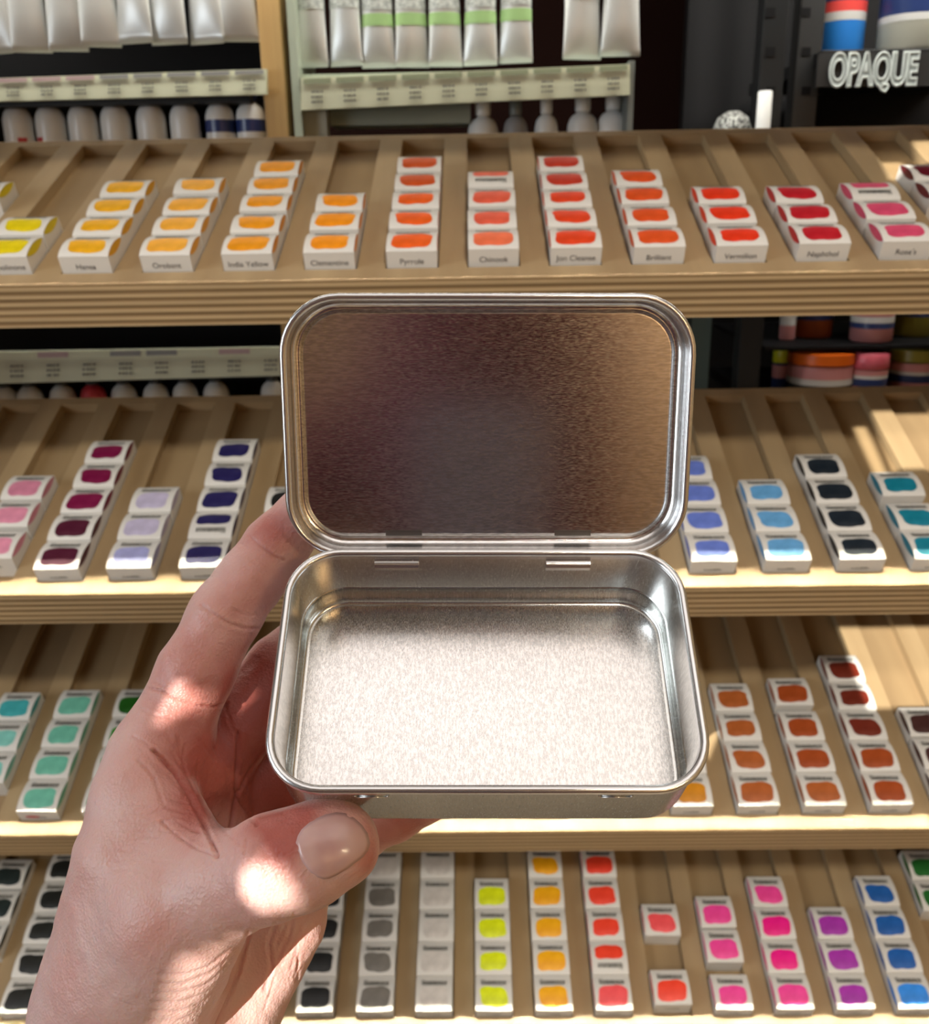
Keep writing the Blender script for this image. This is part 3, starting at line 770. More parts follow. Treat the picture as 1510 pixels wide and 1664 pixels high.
jar(1433, z2, .90, 60, 66, 'crimson pink lidded jar with navy label, lower jar row', [(0, 0, j_rose), (.25, .42, j_navy), (.42, .5, j_white)], j_pink, .36)
jar(1510, z2, .92, 76, 66, 'olive lidded jar at the right end of the lower jar row', [(0, 0, j_rose), (.25, .42, j_navy), (.42, .5, j_white)], j_olive, .30)

# ------------------------------------------------------------------ hinged tin
TB = math.radians(35.0)                      # slope of the opening in the lens frame
tc_ = (0.0049, 0.0333, 0.2088)
ax = RIGHT.copy()
near = -UP*math.cos(TB) - fwd*math.sin(TB)   # towards the holder
out_ = ax.cross(-near)                       # out of the opening
def frame(o3, x, y, z):
    m = Matrix.Identity(4)
    for i in range(3):
        m[i][0] = x[i]; m[i][1] = y[i]; m[i][2] = z[i]; m[i][3] = o3[i]
    return m
tin = empty('hinged_tin')
tin.matrix_world = frame(cw(*tc_), ax, -near, out_)
tag(tin, 'open silver hinged tin held in the hand, empty inside', 'tin')
TW, TD, TH, TR = 0.0952, 0.0602, 0.0235, 0.0128
def ring(w, d, r, z, n=10): return rrect(w, d, max(r, .0005), n, z)
def tin_base():
    b = MB(); rings = []
    ib = .0034; off = .0010
    # outside, from the bottom up (the rolled rim overhangs the wall by 0.9 mm)
    for a in range(0, 91, 15):
        t = math.radians(a); q = off+ib*(1-math.sin(t))
        rings.append(ring(TW-2*q, TD-2*q, TR-q, -TH+ib*(1-math.cos(t))))
    rings.append(ring(TW-2*off, TD-2*off, TR-off, -.0022))
    # rolled rim
    rc = .0010
    for a in range(-60, 196, 15):
        t = math.radians(a); q = rc-rc*math.cos(t)
        rings.append(ring(TW-2*q, TD-2*q, TR-q, -rc+rc*math.sin(t)))
    q = .0020
    rings.append(ring(TW-2*q, TD-2*q, TR-q, -.0022))
    # inner wall with a pressed step two thirds down
    zs = -.0152
    rings.append(ring(TW-2*q, TD-2*q, TR-q, zs))
    for dz, dq in ((-.00015, .00010), (-.0004, .00036), (-.00065, .00010), (-.0008, 0)):
        rings.append(ring(TW-2*(q+dq), TD-2*(q+dq), TR-q-dq, zs+dz))
    for a in range(0, 91, 15):
        t = math.radians(a); qq = q+ib*.4*(1-math.cos(t))
        rings.append(ring(TW-2*qq, TD-2*qq, TR-qq, -TH+.0004+ib*.4*(1-math.sin(t))))
    b.loft(rings, 0, True, False)
    n = len(rings[0])
    nf = len(rings)*n
    # floor: raised panel step then flat
    base_q = q+ib*.4
    last = len(rings)-1
    fl = [ring(TW-2*(base_q+e), TD-2*(base_q+e), TR-base_q-e*.5, -TH+.0004+z) for e, z in ((.0012, 0), (.0026, 0))]
    bb = MB()
    allr = [rings[-1]]+fl
    bb.loft(allr, 0, False, True)
    o = b.build('tin_body', [M_tinwall], tin, smooth=True, auto=50)
    # rim faces get the bright metal
    o2 = bb.build('tin_floor', [M_tinfloor], tin, smooth=True, auto=50)
    me = o.data; me.materials.append(M_tinrim)
    for p in me.polygons:
        if p.center.z > -.0024: p.material_index = 1
    return o
TB_o = tin_base()
def tab(name, x, y, z, w_, h_, t_, parent, m, rx=0):
    """small curled hinge tab"""
    b = MB(); n = 8; R = h_/2
    prof = [(0, -R), (-t_*.7, -R*.9), (-t_, -R*.5), (-t_, R*.2), (-t_*.6, R*.55), (-t_*.9, R*.8), (-t_*.5, R), (0, R)]
    rings = [[(xx, py, pz) for py, pz in prof] for xx in (-w_/2, w_/2)]
    b.loft(rings)
    o = b.build(name, m, parent, smooth=True, auto=40)
    o.location = (x, y, z); o.rotation_euler = (rx, 0, 0)
    return o
for x in (-.0215, .0205):
    tab('hinge_tab', x, TD/2-.0017, -.0046, .0108, .0036, .0015, tin, M_tinrim)
# pressed stop marks on the back wall and the front wall
def mark(name, x, y, z, w_, h_, parent, flip=1):
    b = MB(); n = 14; pts = []
    path = [(-w_/2-.0006, h_), (-w_/2, 0), (w_/2, 0), (w_/2+.0006, h_)]
    r = .00016
    segs = []
    for i in range(3):
        (x0, z0), (x1, z1) = path[i], path[i+1]
        a = Vector((x0, 0, z0)); c = Vector((x1, 0, z1)); d = (c-a).normalized(); s1 = Vector((0, 1, 0)); s2 = d.cross(s1)
        b.loft([[tuple(p+s1*r*math.cos(2*PI*k/8)+s2*r*math.sin(2*PI*k/8)) for k in range(8)] for p in (a, c)])
    o = b.build(name, M_tinrim, parent, smooth=True); o.location = (x, y, z)
    return o
for x in (-.0205, .0225):
    for dz in (0, -.0012):
        mark('pressed_mark', x+dz*.4, TD/2-.00175-.0001, -.0183+dz-.0004, .0095, .0012, tin)
for x in (-.0245, .0270):
    mark('front_latch_mark', x, -TD/2+.0009-.00005, -.0052, .0060, .0007, tin)

# lid
lid_up = UP*0.974 - fwd*0.226*1.0
lid_up = (UP*.0588 + (-fwd)*.0135).normalized()
lid_out = ax.cross(lid_up)
LW, LH, LR, LDp = 0.0972, 0.0630, 0.0142, .0068
lc = cw(.0054, -.0501, .2125) - lid_up*(LH/2)
lid = empty('lid_frame'); lid.name = 'lid'
lid.matrix_world = frame(lc, ax, lid_up, lid_out)
def make_lid():
    b = MB(); rings = []; rb = .0024
    for a in range(0, 91, 15):
        t = math.radians(a); q = rb*(1-math.sin(t))+.0007
        rings.append(ring(LW-2*q, LH-2*q, LR-q, -LDp+rb*(1-math.cos(t))))
    rings.append(ring(LW-.0014, LH-.0014, LR-.0007, -.0024))
    rc = .0009
    for a in range(-50, 200, 15):
        t = math.radians(a); q = rc*(1-math.cos(t))
        rings.append(ring(LW-2*q, LH-2*q, LR-q, -rc+rc*math.sin(t)))
    q = .0019
    rings.append(ring(LW-2*q, LH-2*q, LR-q, -.0030))
    nr = len(rings)
    for a in range(0, 91, 15):
        t = math.radians(a); qq = q+.0019*(1-math.cos(t))
        rings.append(ring(LW-2*qq, LH-2*qq, LR-qq, -LDp+.0004+.0019*(1-math.sin(t))))
    rings.append(ring(LW-2*(qq+.0006), LH-2*(qq+.0006), LR-qq-.0006, -LDp+.0009))
    rings.append(ring(LW-2*(qq+.0011), LH-2*(qq+.0011), LR-qq-.0011, -LDp+.0009))
    b.loft(rings, 0, True, True)
    me = mesh('lid', b.v, b.f)
    me.materials.append(M_tinlid); me.materials.append(M_tinrim)
    for p in me.polygons:
        p.use_smooth = True
        inner = p.center.z > -LDp+.0008
        p.material_index = 1 if (inner and abs(p.center.z-(-LDp+.0009)) > .0001) else 0
    me.set_sharp_from_angle(angle=math.radians(50))
    return me
me = make_lid()
m_l = lid.matrix_world.copy(); bpy.data.objects.remove(lid)
lid = bpy.data.objects.new('lid', me); COL.objects.link(lid)
lid.parent = tin
lid.matrix_parent_inverse = Matrix.Identity(4)
lid.matrix_basis = tin.matrix_world.inverted() @ m_l
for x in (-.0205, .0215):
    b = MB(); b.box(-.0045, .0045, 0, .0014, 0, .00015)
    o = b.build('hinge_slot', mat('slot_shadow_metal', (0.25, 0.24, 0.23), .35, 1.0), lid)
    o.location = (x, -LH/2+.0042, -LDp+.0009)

# ------------------------------------------------------------------ person: the left hand holding the tin
# joints are measured offsets from the lens in millimetres: (right, down, forward)
def J(px, py, z): return np.array([(px-CX)/F_PX*z, (py-CY)/F_PX*z, z], dtype=float)
GS = 1.0
GX0, GX1, GY0, GY1, GZ0, GZ1 = -118, 12, -16, 150, 172, 274
gx = np.arange(GX0, GX1, GS, dtype=np.float32); gy = np.arange(GY0, GY1, GS, dtype=np.float32); gz = np.arange(GZ0, GZ1, GS, dtype=np.float32)
GXX, GYY, GZZ = np.meshgrid(gx, gy, gz, indexing='ij')
def cap(P, a, b, ra, rb):
    px, py, pz = P
    d = b-a; L2 = float(d@d)+1e-9
    t = ((px-a[0])*d[0]+(py-a[1])*d[1]+(pz-a[2])*d[2])/L2
    t = np.clip(t, 0, 1)
    q = (px-a[0]-t*d[0])**2+(py-a[1]-t*d[1])**2+(pz-a[2]-t*d[2])**2
    return np.sqrt(q)-(ra+(rb-ra)*t)
def smin(a, b, k):
    h = np.clip(0.5+0.5*(b-a)/k, 0, 1)
    return b+(a-b)*h-k*h*(1-h)
def chain(P, pts, k=2.5):
    d = None
    for (a, ra), (b, rb) in zip(pts, pts[1:]):
        c = cap(P, a, b, ra, rb)
        d = c if d is None else smin(d, c, k)
    return d
def ell(P, c, r, k=None):
    px, py, pz = P
    q = np.sqrt(((px-c[0])/r[0])**2+((py-c[1])/r[1])**2+((pz-c[2])/r[2])**2)
    return (q-1)*min(r)
iMCP, iPIP, iDIP, iTIP = J(258, 1228, 229), J(366, 1000, 236), J(449, 888, 242), J(528, 800, 244)
mMCP, mPIP, mDIP, mTIP = J(330, 1258, 243), J(458, 1088, 253), J(560, 990, 257), J(640, 950, 256)
rMCP, rPIP, rDIP, rTIP = J(392, 1335, 251), J(515, 1195, 256), J(615, 1160, 250), J(690, 1120, 246)
pMCP, pPIP, pDIP, pTIP = J(468, 1432, 247), J(575, 1352, 240), J(637, 1318, 234), J(692, 1294, 230)
tCMC, tMCP, tIP, tTIP = J(200, 1640, 222), J(283, 1478, 206), J(447, 1408, 196.5), J(553, 1377, 196)
wR, wU = J(160, 1668, 222), J(318, 1690, 234)
aR, aU = J(60, 1980, 205), J(225, 2030, 217)
def hand_sdf(P):
    # palm: four metacarpals, heel, thumb base, web
    pm = [(iMCP, 11.4, J(225, 1400, 226), 12.2, J(178, 1600, 224), 13.2),
          (mMCP, 10.8, J(285, 1450, 238), 12.0, J(235, 1640, 233), 14.0),
          (rMCP, 10.5, J(345, 1500, 243), 12.0, J(290, 1660, 238), 14.0),
          (pMCP, 10.0, J(408, 1535, 243), 12.0, J(345, 1650, 240), 13.5)]
    palm = None
    for a, ra, b, rb, c, rc in pm:
        d = chain(P, [(a, ra), (b, rb), (c, rc)])
        palm = d if palm is None else smin(palm, d, 5.0)
    fore = smin(cap(P, wR, aR, 14.0, 19), cap(P, wU, aU, 15.5, 22), 12)
    palm = smin(palm, fore, 9)
    hyp = cap(P, J(470, 1500, 240), J(385, 1620, 238), 9.0, 11.5)
    palm = smin(palm, hyp, 6)
    # hollow of the palm
    palm = smin(palm, cap(P, J(335, 1250, 236), J(348, 1335, 238), 7.5, 8.5), 6)
    palm = -smin(-palm, cap(P, J(400, 1330, 228), J(440, 1430, 224), 6.5, 7.0), 5)
    # thumb with its muscle
    ten = smin(cap(P, J(300, 1500, 208), J(215, 1640, 222), 13.5, 17.5), cap(P, J(215, 1400, 215), J(195, 1560, 218), 12.5, 14.5), 10)
    web = smin(cap(P, J(238, 1262, 222), J(330, 1392, 207), 6.0, 5.5), cap(P, J(222, 1300, 221), J(275, 1440, 210), 10, 11), 9)
    th = chain(P, [(tCMC, 16), (tMCP, 12.6), (J(365, 1440, 201), 10.0), (tIP, 9.9), (J(500, 1392, 196), 9.0), (tTIP, 7.7)], 4)
    th = smin(th, ell(P, tTIP+np.array([-3.0, -1.5, 2.0]), (8.5, 7.5, 8)), 3)
    palm = smin(smin(palm, ten, 9), web, 4)
    D = smin(palm, th, 5)
    fi = chain(P, [(iMCP, 10.6), (J(318, 1092, 233), 9.3), (iPIP, 8.9), (J(410, 940, 239), 8.3), (iDIP, 8.0), (iTIP, 7.2)])
    fm = chain(P, [(mMCP, 10.4), (J(392, 1172, 246), 10.0), (mPIP, 9.4), (mDIP, 8.2), (mTIP, 7.3)])
    fr = chain(P, [(rMCP, 10.2), (J(448, 1262, 253), 10.2), (rPIP, 9.2), (rDIP, 7.9), (rTIP, 7.0)])
    fp = chain(P, [(pMCP, 9.0), (J(522, 1390, 243), 8.4), (pPIP, 7.8), (pDIP, 7.4), (pTIP, 6.4)])
    F = None
    for d in (fi, fm, fr, fp):
        m_ = smin(D, d, 5.0)
        F = m_ if F is None else smin(F, m_, 0.9)
    return F
def surface_nets(vol):
    s = vol < 0
    nx, ny, nz = vol.shape
    c = [s[i:nx-1+i, j:ny-1+j, k:nz-1+k] for i in (0, 1) for j in (0, 1) for k in (0, 1)]
    tot = sum(x.astype(np.int8) for x in c)
    act = (tot > 0) & (tot < 8)
    idx = -np.ones(act.shape, dtype=np.int64)
    cells = np.argwhere(act); idx[act] = np.arange(len(cells))
    acc = np.zeros((len(cells), 3)); cnt = np.zeros(len(cells))
    corners = [(i, j, k) for i in (0, 1) for j in (0, 1) for k in (0, 1)]
    for a in corners:
        for ax_ in range(3):
            if a[ax_] == 1: continue
            b = list(a); b[ax_] = 1
            va = vol[cells[:, 0]+a[0], cells[:, 1]+a[1], cells[:, 2]+a[2]]; vb = vol[cells[:, 0]+b[0], cells[:, 1]+b[1], cells[:, 2]+b[2]]
            m = (va < 0) != (vb < 0)
            t = np.where(m, va/(va-vb+1e-12), 0)
            p = np.array(a, float)[None, :].repeat(len(cells), 0); p[:, ax_] += t
            acc[m] += p[m]; cnt[m] += 1
    V = cells+acc/cnt[:, None]
    F = []
    for ax_ in range(3):
        o1, o2 = [(1, 2), (2, 0), (0, 1)][ax_]
        sl0 = [slice(1, -1)]*3; sl1 = [slice(1, -1)]*3
        sl0[ax_] = slice(0, -1); sl1[ax_] = slice(1, None)
        s0, s1 = s[tuple(sl0)], s[tuple(sl1)]
        for flip, m in ((False, s0 & ~s1), (True, ~s0 & s1)):
            e = np.argwhere(m)
            off = np.ones(3, int); off[ax_] = 0; e = e+off
            d1 = np.zeros(3, int); d1[o1] = 1; d2 = np.zeros(3, int); d2[o2] = 1
            q = [idx[tuple((e-d1-d2).T)], idx[tuple((e-d2).T)], idx[tuple(e.T)], idx[tuple((e-d1).T)]]
            q = np.stack(q if not flip else q[::-1], 1)
            F.append(q)
    F = np.concatenate(F); F = F[(F >= 0).all(1)]
    return V, F
vol = hand_sdf((GXX, GYY, GZZ))
HV, HF = surface_nets(vol)
HV = HV*GS+np.array([GX0, GY0, GZ0])
del GXX, GYY, GZZ
def grad(p, e=0.4):
    x, y, z = p[:, 0], p[:, 1], p[:, 2]
    g = np.stack([hand_sdf((x+e, y, z))-hand_sdf((x-e, y, z)), hand_sdf((x, y+e, z))-hand_sdf((x, y-e, z)), hand_sdf((x, y, z+e))-hand_sdf((x, y, z-e))], 1)
    return g/np.linalg.norm(g, axis=1, keepdims=True)
# refine once and snap to the surface
def subdivide(V, F):
    n = len(V); e = np.concatenate([F[:, [i, (i+1) % 4]] for i in range(4)]); es = np.sort(e, 1)
    u, inv = np.unique(es, axis=0, return_inverse=True); inv = inv.reshape(-1)
    mid = (V[u[:, 0]]+V[u[:, 1]])/2; fc = V[F].mean(1)
    m = len(F); E_ = [n+inv[i*m:(i+1)*m] for i in range(4)]; C_ = n+len(u)+np.arange(m)
    NV = np.concatenate([V, mid, fc])
    NF = np.concatenate([np.stack([F[:, i], E_[i], C_, E_[(i-1) % 4]], 1) for i in range(4)])
    return NV, NF
# only the part nearest the lens needs the fine mesh, but one density keeps the skin seamless
HV, HF = subdivide(HV, HF)
for _ in range(2):
    d = hand_sdf((HV[:, 0], HV[:, 1], HV[:, 2])); HV = HV-grad(HV)*d[:, None]
nrm = grad(HV)
def proj2(V): return np.stack([CX+F_PX*V[:, 0]/V[:, 2], CY+F_PX*V[:, 1]/V[:, 2]], 1)
PX = proj2(HV)
facing = -(nrm*HV).sum(1)/np.linalg.norm(HV, axis=1)
def pdist(Q, line):
    best = np.full(len(Q), 1e9)
    for a, b in zip(line, line[1:]):
        a = np.array(a, float); b = np.array(b, float); d = b-a
        t = np.clip(((Q-a)@d)/(d@d), 0, 1)
        best = np.minimum(best, np.linalg.norm(Q-a-t[:, None]*d, axis=1))
    return best
creases = [  # pixel polyline, width px, depth mm
 ([(236, 1118), (262, 1122), (290, 1136), (320, 1146), (350, 1148), (370, 1143)], 4.5, .9),
 ([(250, 1108), (275, 1122), (300, 1132)], 4, .35), ([(225, 1150), (250, 1163), (280, 1166)], 4, .35),
 ([(328, 984), (350, 1000), (375, 1014), (400, 1021), (424, 1022)], 5, .8), ([(378, 990), (396, 998), (420, 1000)], 4, .45),
 ([(406, 872), (425, 888), (450, 906), (462, 910)], 4.5, .7),
 ([(250, 1220), (262, 1232), (285, 1256), (303, 1285), (325, 1325), (342, 1362), (354, 1392)], 7, 1.5),
 ([(216, 1197), (235, 1206), (255, 1226)], 5, .5),
 ([(225, 1235), (250, 1262), (262, 1300), (268, 1312), (300, 1322)], 5, .5), ([(268, 1312), (240, 1325), (215, 1322)], 4, .35),
 ([(262, 1335), (290, 1360), (320, 1380), (352, 1392)], 5, .8),
 ([(300, 1210), (296, 1235), (305, 1262), (318, 1290)], 4, .5), ([(320, 1240), (322, 1275), (335, 1310)], 4, .45),
 ([(386, 1190), (386, 1240), (383, 1290), (374, 1345)], 6, 1.2), ([(422, 1228), (404, 1258), (385, 1290)], 5, .8), ([(384, 1296), (402, 1322), (418, 1342)], 5, .9),
 ([(345, 1325), (365, 1350), (388, 1372)], 5, .7), ([(366, 1146), (372, 1165), (380, 1190)], 4, .6),
 ([(404, 1513), (400, 1530), (388, 1580), (366, 1632), (350, 1670)], 6, 1.5),
 ([(448, 1500), (436, 1535), (442, 1572), (430, 1610)], 6, .7), ([(478, 1484), (470, 1520), (452, 1560)], 6, .6), ([(505, 1480), (480, 1530), (455, 1570)], 5, .4),
 ([(402, 1360), (396, 1395), (398, 1432), (405, 1470)], 4, .4), ([(425, 1375), (440, 1400), (455, 1440)], 3.5, .25), ([(440, 1372), (462, 1408), (480, 1440)], 3.5, .25),
 ([(382, 1378), (375, 1420), (382, 1460)], 4, .25),
]
for j in range(7):
    y0 = 1560+j*15
    creases.append(([(262-j*4, y0+22), (300-j*3, y0+24), (340-j*2, y0+10), (382-j*6, y0-22)], 6, .30))
for j in range(6):
    y0 = 1335+j*16
    creases.append(([(185-j*2, y0), (215, y0-4), (245, y0+6)], 3.5, .22))
rc = random.Random(11)
def fan(x0, x1, y0, y1, ang, ln, n, dp):
    for _ in range(n):
        x = rc.uniform(x0, x1); y = rc.uniform(y0, y1); a = math.radians(ang+rc.uniform(-16, 16)); l = ln*rc.uniform(.5, 1.3)
        m_ = (x+math.cos(a)*l/2+rc.uniform(-3, 3), y+math.sin(a)*l/2+rc.uniform(-3, 3))
        creases.append(([(x, y), m_, (x+math.cos(a)*l, y+math.sin(a)*l)], 4.2, dp))
fan(190, 250, 1300, 1400, -5, 45, 12, .30)
fan(270, 350, 1170, 1260, 60, 45, 12, .35)
fan(240, 300, 1290, 1350, 20, 40, 6, .35)
fan(200, 330, 1420, 1540, 25, 40, 16, .20)
fan(120, 230, 1540, 1650, 35, 45, 10, .20)
fan(400, 450, 1400, 1450, 55, 30, 8, .25)
fan(300, 400, 1030, 1120, 25, 26, 8, .16)
fan(380, 440, 880, 960, 30, 24, 6, .16)
fan(420, 520, 1480, 1600, 100, 50, 8, .35)
disp = np.zeros(len(HV))
for line, wd, dp in creases:
    q = pdist(PX, line)
    disp += (.6*dp*np.exp(-(q/(wd*.45))**2)-.16*dp*np.exp(-((q-wd*1.0)/(wd*.6))**2))*np.clip(facing*2.2, 0, 1)
# gentle unevenness of flesh
def wob(V, s, ph): return np.sin(V[:, 0]*s+ph)*np.sin(V[:, 1]*s*1.13+ph*2)*np.sin(V[:, 2]*s*.9+ph*.7)
disp += .22*wob(HV, .33, 1.0)+.10*wob(HV, .8, 2.0)
HV = HV-nrm*disp[:, None]
# skin redness at knuckles and creases, plus shade painted into the palm hollow
cols = np.zeros(len(HV))
def blob(px, py, r, a):
    global cols
    cols = cols+a*np.exp(-(((PX[:, 0]-px)**2+(PX[:, 1]-py)**2)/r**2))*np.clip(facing*2, 0, 1)
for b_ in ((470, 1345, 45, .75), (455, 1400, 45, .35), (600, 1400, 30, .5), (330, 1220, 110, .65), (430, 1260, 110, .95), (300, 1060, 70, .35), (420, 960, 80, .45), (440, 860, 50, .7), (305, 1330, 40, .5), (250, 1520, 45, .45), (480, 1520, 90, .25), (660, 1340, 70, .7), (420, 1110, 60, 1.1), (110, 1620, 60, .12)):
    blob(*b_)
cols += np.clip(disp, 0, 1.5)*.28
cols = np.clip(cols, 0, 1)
W = np.array(RIGHT), -np.array(UP), np.array(fwd)
WV = np.array(CAM)+(HV[:, :1]*W[0]+HV[:, 1:2]*W[1]+HV[:, 2:3]*W[2])/1000.0
me = bpy.data.meshes.new('person')
me.vertices.add(len(WV)); me.vertices.foreach_set('co', WV.ravel())
me.loops.add(HF.size); me.loops.foreach_set('vertex_index', HF.ravel())
me.polygons.add(len(HF)); me.polygons.foreach_set('loop_start', np.arange(0, HF.size, 4)); me.polygons.foreach_set('loop_total', np.full(len(HF), 4))
me.update(calc_edges=True); me.validate()
me.polygons.foreach_set('use_smooth', np.ones(len(HF), bool))
at = me.attributes.new('flush_shade', 'FLOAT', 'POINT'); at.data.foreach_set('value', cols.astype(np.float32))
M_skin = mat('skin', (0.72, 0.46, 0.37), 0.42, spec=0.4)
def _skin():
    m = M_skin; b = m.node_tree.nodes['Principled BSDF']
    b.inputs['Subsurface Weight'].default_value = 0.35
    b.inputs['Subsurface Radius'].default_value = (0.0035, 0.0012, 0.0006); b.inputs['Subsurface Scale'].default_value = 1.0
    at = N(m, 'ShaderNodeAttribute'); at.attribute_name = 'flush_shade'
    tc = N(m, 'ShaderNodeTexCoord')
    nz = N(m, 'ShaderNodeTexNoise'); nz.inputs['Scale'].default_value = 70; nz.inputs['Detail'].default_value = 5
    L_(m, tc.outputs['Object'], nz.inputs['Vector'])
    ad = N(m, 'ShaderNodeMath', operation='MULTIPLY_ADD'); ad.inputs[1].default_value = .9; ad.inputs[2].default_value = -.38
    L_(m, nz.outputs['Fac'], ad.inputs[0])
    a2 = N(m, 'ShaderNodeMath', operation='ADD', use_clamp=True); L_(m, at.outputs['Fac'], a2.inputs[0]); L_(m, ad.outputs[0], a2.inputs[1])
    cr = N(m, 'ShaderNodeValToRGB'); e = cr.color_ramp.elements
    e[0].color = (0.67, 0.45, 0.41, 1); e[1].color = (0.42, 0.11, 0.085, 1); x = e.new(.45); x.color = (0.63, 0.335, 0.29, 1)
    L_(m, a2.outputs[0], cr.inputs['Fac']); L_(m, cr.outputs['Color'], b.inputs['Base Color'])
    n2 = N(m, 'ShaderNodeTexVoronoi'); n2.inputs['Scale'].default_value = 1500
    n3 = N(m, 'ShaderNodeTexNoise'); n3.inputs['Scale'].default_value = 420; n3.inputs['Detail'].default_value = 5
    L_(m, tc.outputs['Object'], n2.inputs['Vector']); L_(m, tc.outputs['Object'], n3.inputs['Vector'])
    a3 = N(m, 'ShaderNodeMath', operation='MULTIPLY_ADD'); a3.inputs[1].default_value = .35
    L_(m, n2.outputs['Distance'], a3.inputs[0]); L_(m, n3.outputs['Fac'], a3.inputs[2])
    bp = N(m, 'ShaderNodeBump'); bp.inputs['Strength'].default_value = .6; bp.inputs['Distance'].default_value = .0005
    L_(m, a3.outputs[0], bp.inputs['Height']); L_(m, bp.outputs['Normal'], b.inputs['Normal'])
_skin()
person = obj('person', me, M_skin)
tag(person, 'person whose left hand and wrist hold the open tin from behind, thumb in front', 'person')

# thumb nail: outline laid on the thumb
nail = [(481, 1369), (484, 1358), (490, 1348), (501, 1338), (514, 1330), (530, 1323), (546, 1320), (561, 1322), (576, 1330), (588, 1341), (597, 1354), (601, 1370), (598, 1382), (589, 1393), (577, 1402), (562, 1413), (548, 1422), (535, 1428), (526, 1429), (516, 1426), (505, 1418), (496, 1407), (489, 1396), (484, 1383)]
def march(px, py, z0=182.0):
    d = np.array([(px-CX)/F_PX, (py-CY)/F_PX, 1.0]); dn = d/np.linalg.norm(d); p = d*z0
    for _ in range(60):
        s = float(hand_sdf(tuple(np.array([v]) for v in p))[0])
        if s < .02: break
        p = p+dn*s*.8
    return p
nc = (541, 1375)
rows = []; nr = 7; npts = len(nail)
pts = []; fs = []
for k in range(nr+1):
    t = k/nr
    for (x, y) in (nail if k else [nc]):
        px, py = nc[0]+(x-nc[0])*t, nc[1]+(y-nc[1])*t
        p = march(px, py)
        n_ = grad(p[None, :])[0]
        lift = .34*(1-t**6)+.03
        if x > 560 and k: lift += .2*max(0, t-.5)
        pts.append(p+n_*lift)
for j in range(npts): fs.append((0, 1+j, 1+(j+1) % npts))
for k in range(1, nr):
    a = 1+(k-1)*npts; b_ = a+npts
    for j in range(npts): fs.append((a+j, b_+j, b_+(j+1) % npts, a+(j+1) % npts))
P_ = np.array(pts); WP = np.array(CAM)+(P_[:, :1]*W[0]+P_[:, 1:2]*W[1]+P_[:, 2:3]*W[2])/1000.0
nm = mesh('thumb_nail', WP, fs)
bm = bmesh.new(); bm.from_mesh(nm); bmesh.ops.recalc_face_normals(bm, faces=bm.faces)
bm.faces.ensure_lookup_table()
if bm.faces[0].normal.dot(-fwd) < 0: bmesh.ops.reverse_faces(bm, faces=bm.faces)
bm.to_mesh(nm); bm.free()
M_nail = noisy(mat('nail', (0.6, 0.36, 0.32), 0.22, spec=0.5), 120, (0.54, 0.32, 0.295), (0.64, 0.43, 0.39), (1, 1, 1), 2)
M_nail.node_tree.nodes['Principled BSDF'].inputs['Subsurface Weight'].default_value = .2
M_nail.node_tree.nodes['Principled BSDF'].inputs['Subsurface Radius'].default_value = (.002, .001, .0006)
M_nail.node_tree.nodes['Principled BSDF'].inputs['Coat Weight'].default_value = .15
no = obj('thumb_nail', nm, M_nail, person, smooth=True); no['label'] = 'short unpolished thumb nail'
so_ = no.modifiers.new('thick', 'SOLIDIFY'); so_.thickness = .0004; so_.offset = -1

# sleeve and jumper of the person, standing behind the phone
def camw(x, y, z): return CAM+RIGHT*x-UP*y+fwd*z
M_jumper = noisy(mat('burgundy_knit', rough=0.9), 200, (0.10, 0.012, 0.03), (0.17, 0.022, 0.05), (1, 1, 1), 3, bump=.4)
def tubeb(b, pts, n=24):
    rings = []
    for i, (p, r, r2) in enumerate(pts):
        a = pts[max(i-1, 0)][0]; c = pts[min(i+1, len(pts)-1)][0]; d = (c-a).normalized()
        s1 = d.cross(Vector((0, 1, .2))).normalized(); s2 = d.cross(s1)
        rings.append([tuple(p+s1*r*math.cos(2*PI*k/n)+s2*r2*math.sin(2*PI*k/n)) for k in range(n)])
    b.loft(rings)
cuff = Vector(camw(*(((J(110, 1905, 212)+0)/1000).tolist())))
b = MB()
tubeb(b, [(cuff, .030, .036), (cuff+Vector((-.06, -.03, -.07)), .036, .042), (Vector((-.24, -.16, 1.06)), .046, .05), (Vector((-.27, -.32, 1.12)), .055, .055), (Vector((-.16, -.43, 1.27)), .065, .06), (Vector((-.06, -.45, 1.32)), .055, .055)])
o = b.build('sleeve', M_jumper, person, smooth=True); o['label'] = 'burgundy knitted sleeve'
b = MB(); n = 40; rings = []
for z, a, c in ((.75, .12, .12), (.9, .115, .115), (1.15, .11, .12), (1.30, .12, .125), (1.42, .12, .11), (1.49, .10, .085), (1.53, .07, .07), (1.57, .06, .06)):
    rings.append([(.03+a*math.cos(2*PI*k/n), -.42+c*math.sin(2*PI*k/n), z) for k in range(n)])
b.loft(rings); o = b.build('jumper', M_jumper, person, smooth=True); o['label'] = 'burgundy knitted jumper'

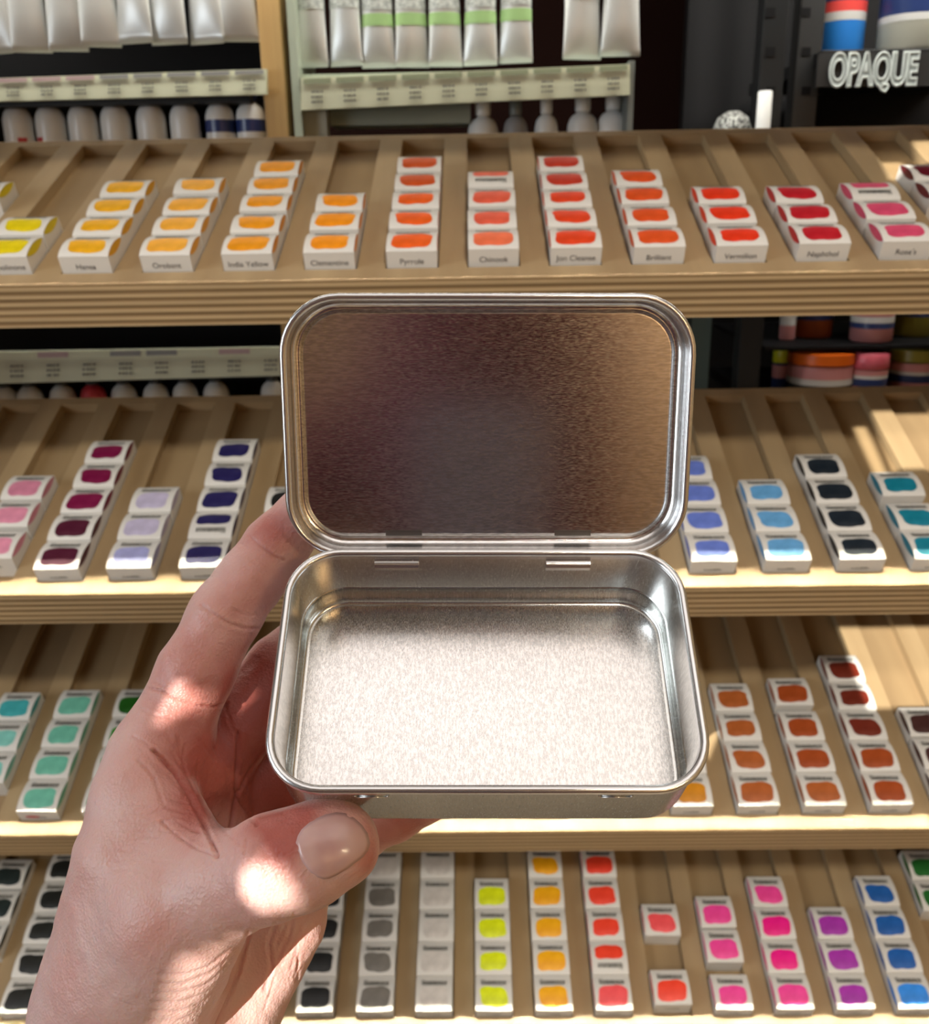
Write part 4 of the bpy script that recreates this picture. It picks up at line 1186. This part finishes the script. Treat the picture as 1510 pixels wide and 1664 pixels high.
# head bent towards the phone
b = MB(); n = 36; rings = []
for t, a, c, dy in ((0, .025, .025, .045), (.03, .045, .045, .035), (.07, .058, .068, .018), (.11, .066, .082, .004), (.15, .071, .090, 0), (.19, .073, .094, -.004), (.22, .068, .088, -.006), (.25, .050, .066, -.008), (.265, .024, .034, -.008), (.27, .004, .006, -.008)):
    rings.append([(a*math.cos(2*PI*k/n)*(1-.08*max(0, math.sin(2*PI*k/n))), dy+c*math.sin(2*PI*k/n), t) for k in range(n)])
b.loft(rings)
b.loft([[(x_*math.cos(2*PI*k/12), y_+z_*math.sin(2*PI*k/12), t) for k in range(12)] for t, x_, y_, z_ in ((.085, .004, .085, .006), (.092, .014, .092, .014), (.105, .012, .092, .014), (.14, .006, .086, .008))])
b.loft([[(x_*math.cos(2*PI*k/20), y_+z_*math.sin(2*PI*k/20), t) for k in range(20)] for t, x_, y_, z_ in ((-.10, .05, -.03, .052), (-.03, .046, -.02, .05), (.04, .05, -.02, .055))])
hd = b.build('head', M_skin, person, smooth=True); hd.location = (.085, -.31, 1.62)
b = MB(); rings = []
for t, a, c, dy in ((-.02, .072, .05, -.055), (.05, .082, .070, -.040), (.12, .086, .085, -.022), (.17, .087, .100, -.010), (.21, .084, .104, -.008), (.25, .070, .088, -.010), (.28, .040, .052, -.010), (.29, .006, .008, -.010)):
    rings.append([(a*math.cos(2*PI*k/n), dy+c*math.sin(2*PI*k/n), t) for k in range(n)])
b.loft(rings); hr = b.build('hair', noisy(mat('brown_hair', rough=0.6), 300, (.05, .025, .012), (.12, .06, .03), (1, 1, .1)), person, smooth=True); hr.location = (.085, -.31, 1.62)

# phone that takes the picture, just behind the lens
b = MB(); rings = []
for a in (0, 30, 60, 90):
    t = math.radians(a); q = .002*(1-math.sin(t)); rings.append(rrect(.072-2*q, .148-2*q, .012, 6, -.0015-.002*(1-math.cos(t))*0-.002+.002*math.sin(0)-.002*(1-math.cos(math.radians(90-a)))*0))
b = MB(); b.loft([rrect(.069, .145, .011, 6, -.0005), rrect(.072, .148, .012, 6, -.002), rrect(.072, .148, .012, 6, -.0065), rrect(.069, .145, .011, 6, -.008)])
ph = b.build('smartphone', mat('phone_back', (0.27, 0.27, 0.38), 0.4, .1), smooth=True, auto=40)
ph.matrix_world = frame(CAM+fwd*(-.004)-UP*.130+RIGHT*.008, RIGHT, UP, fwd)
tag(ph, 'dark grey-blue smartphone held up opposite the tin, its back to the trays', 'phone')
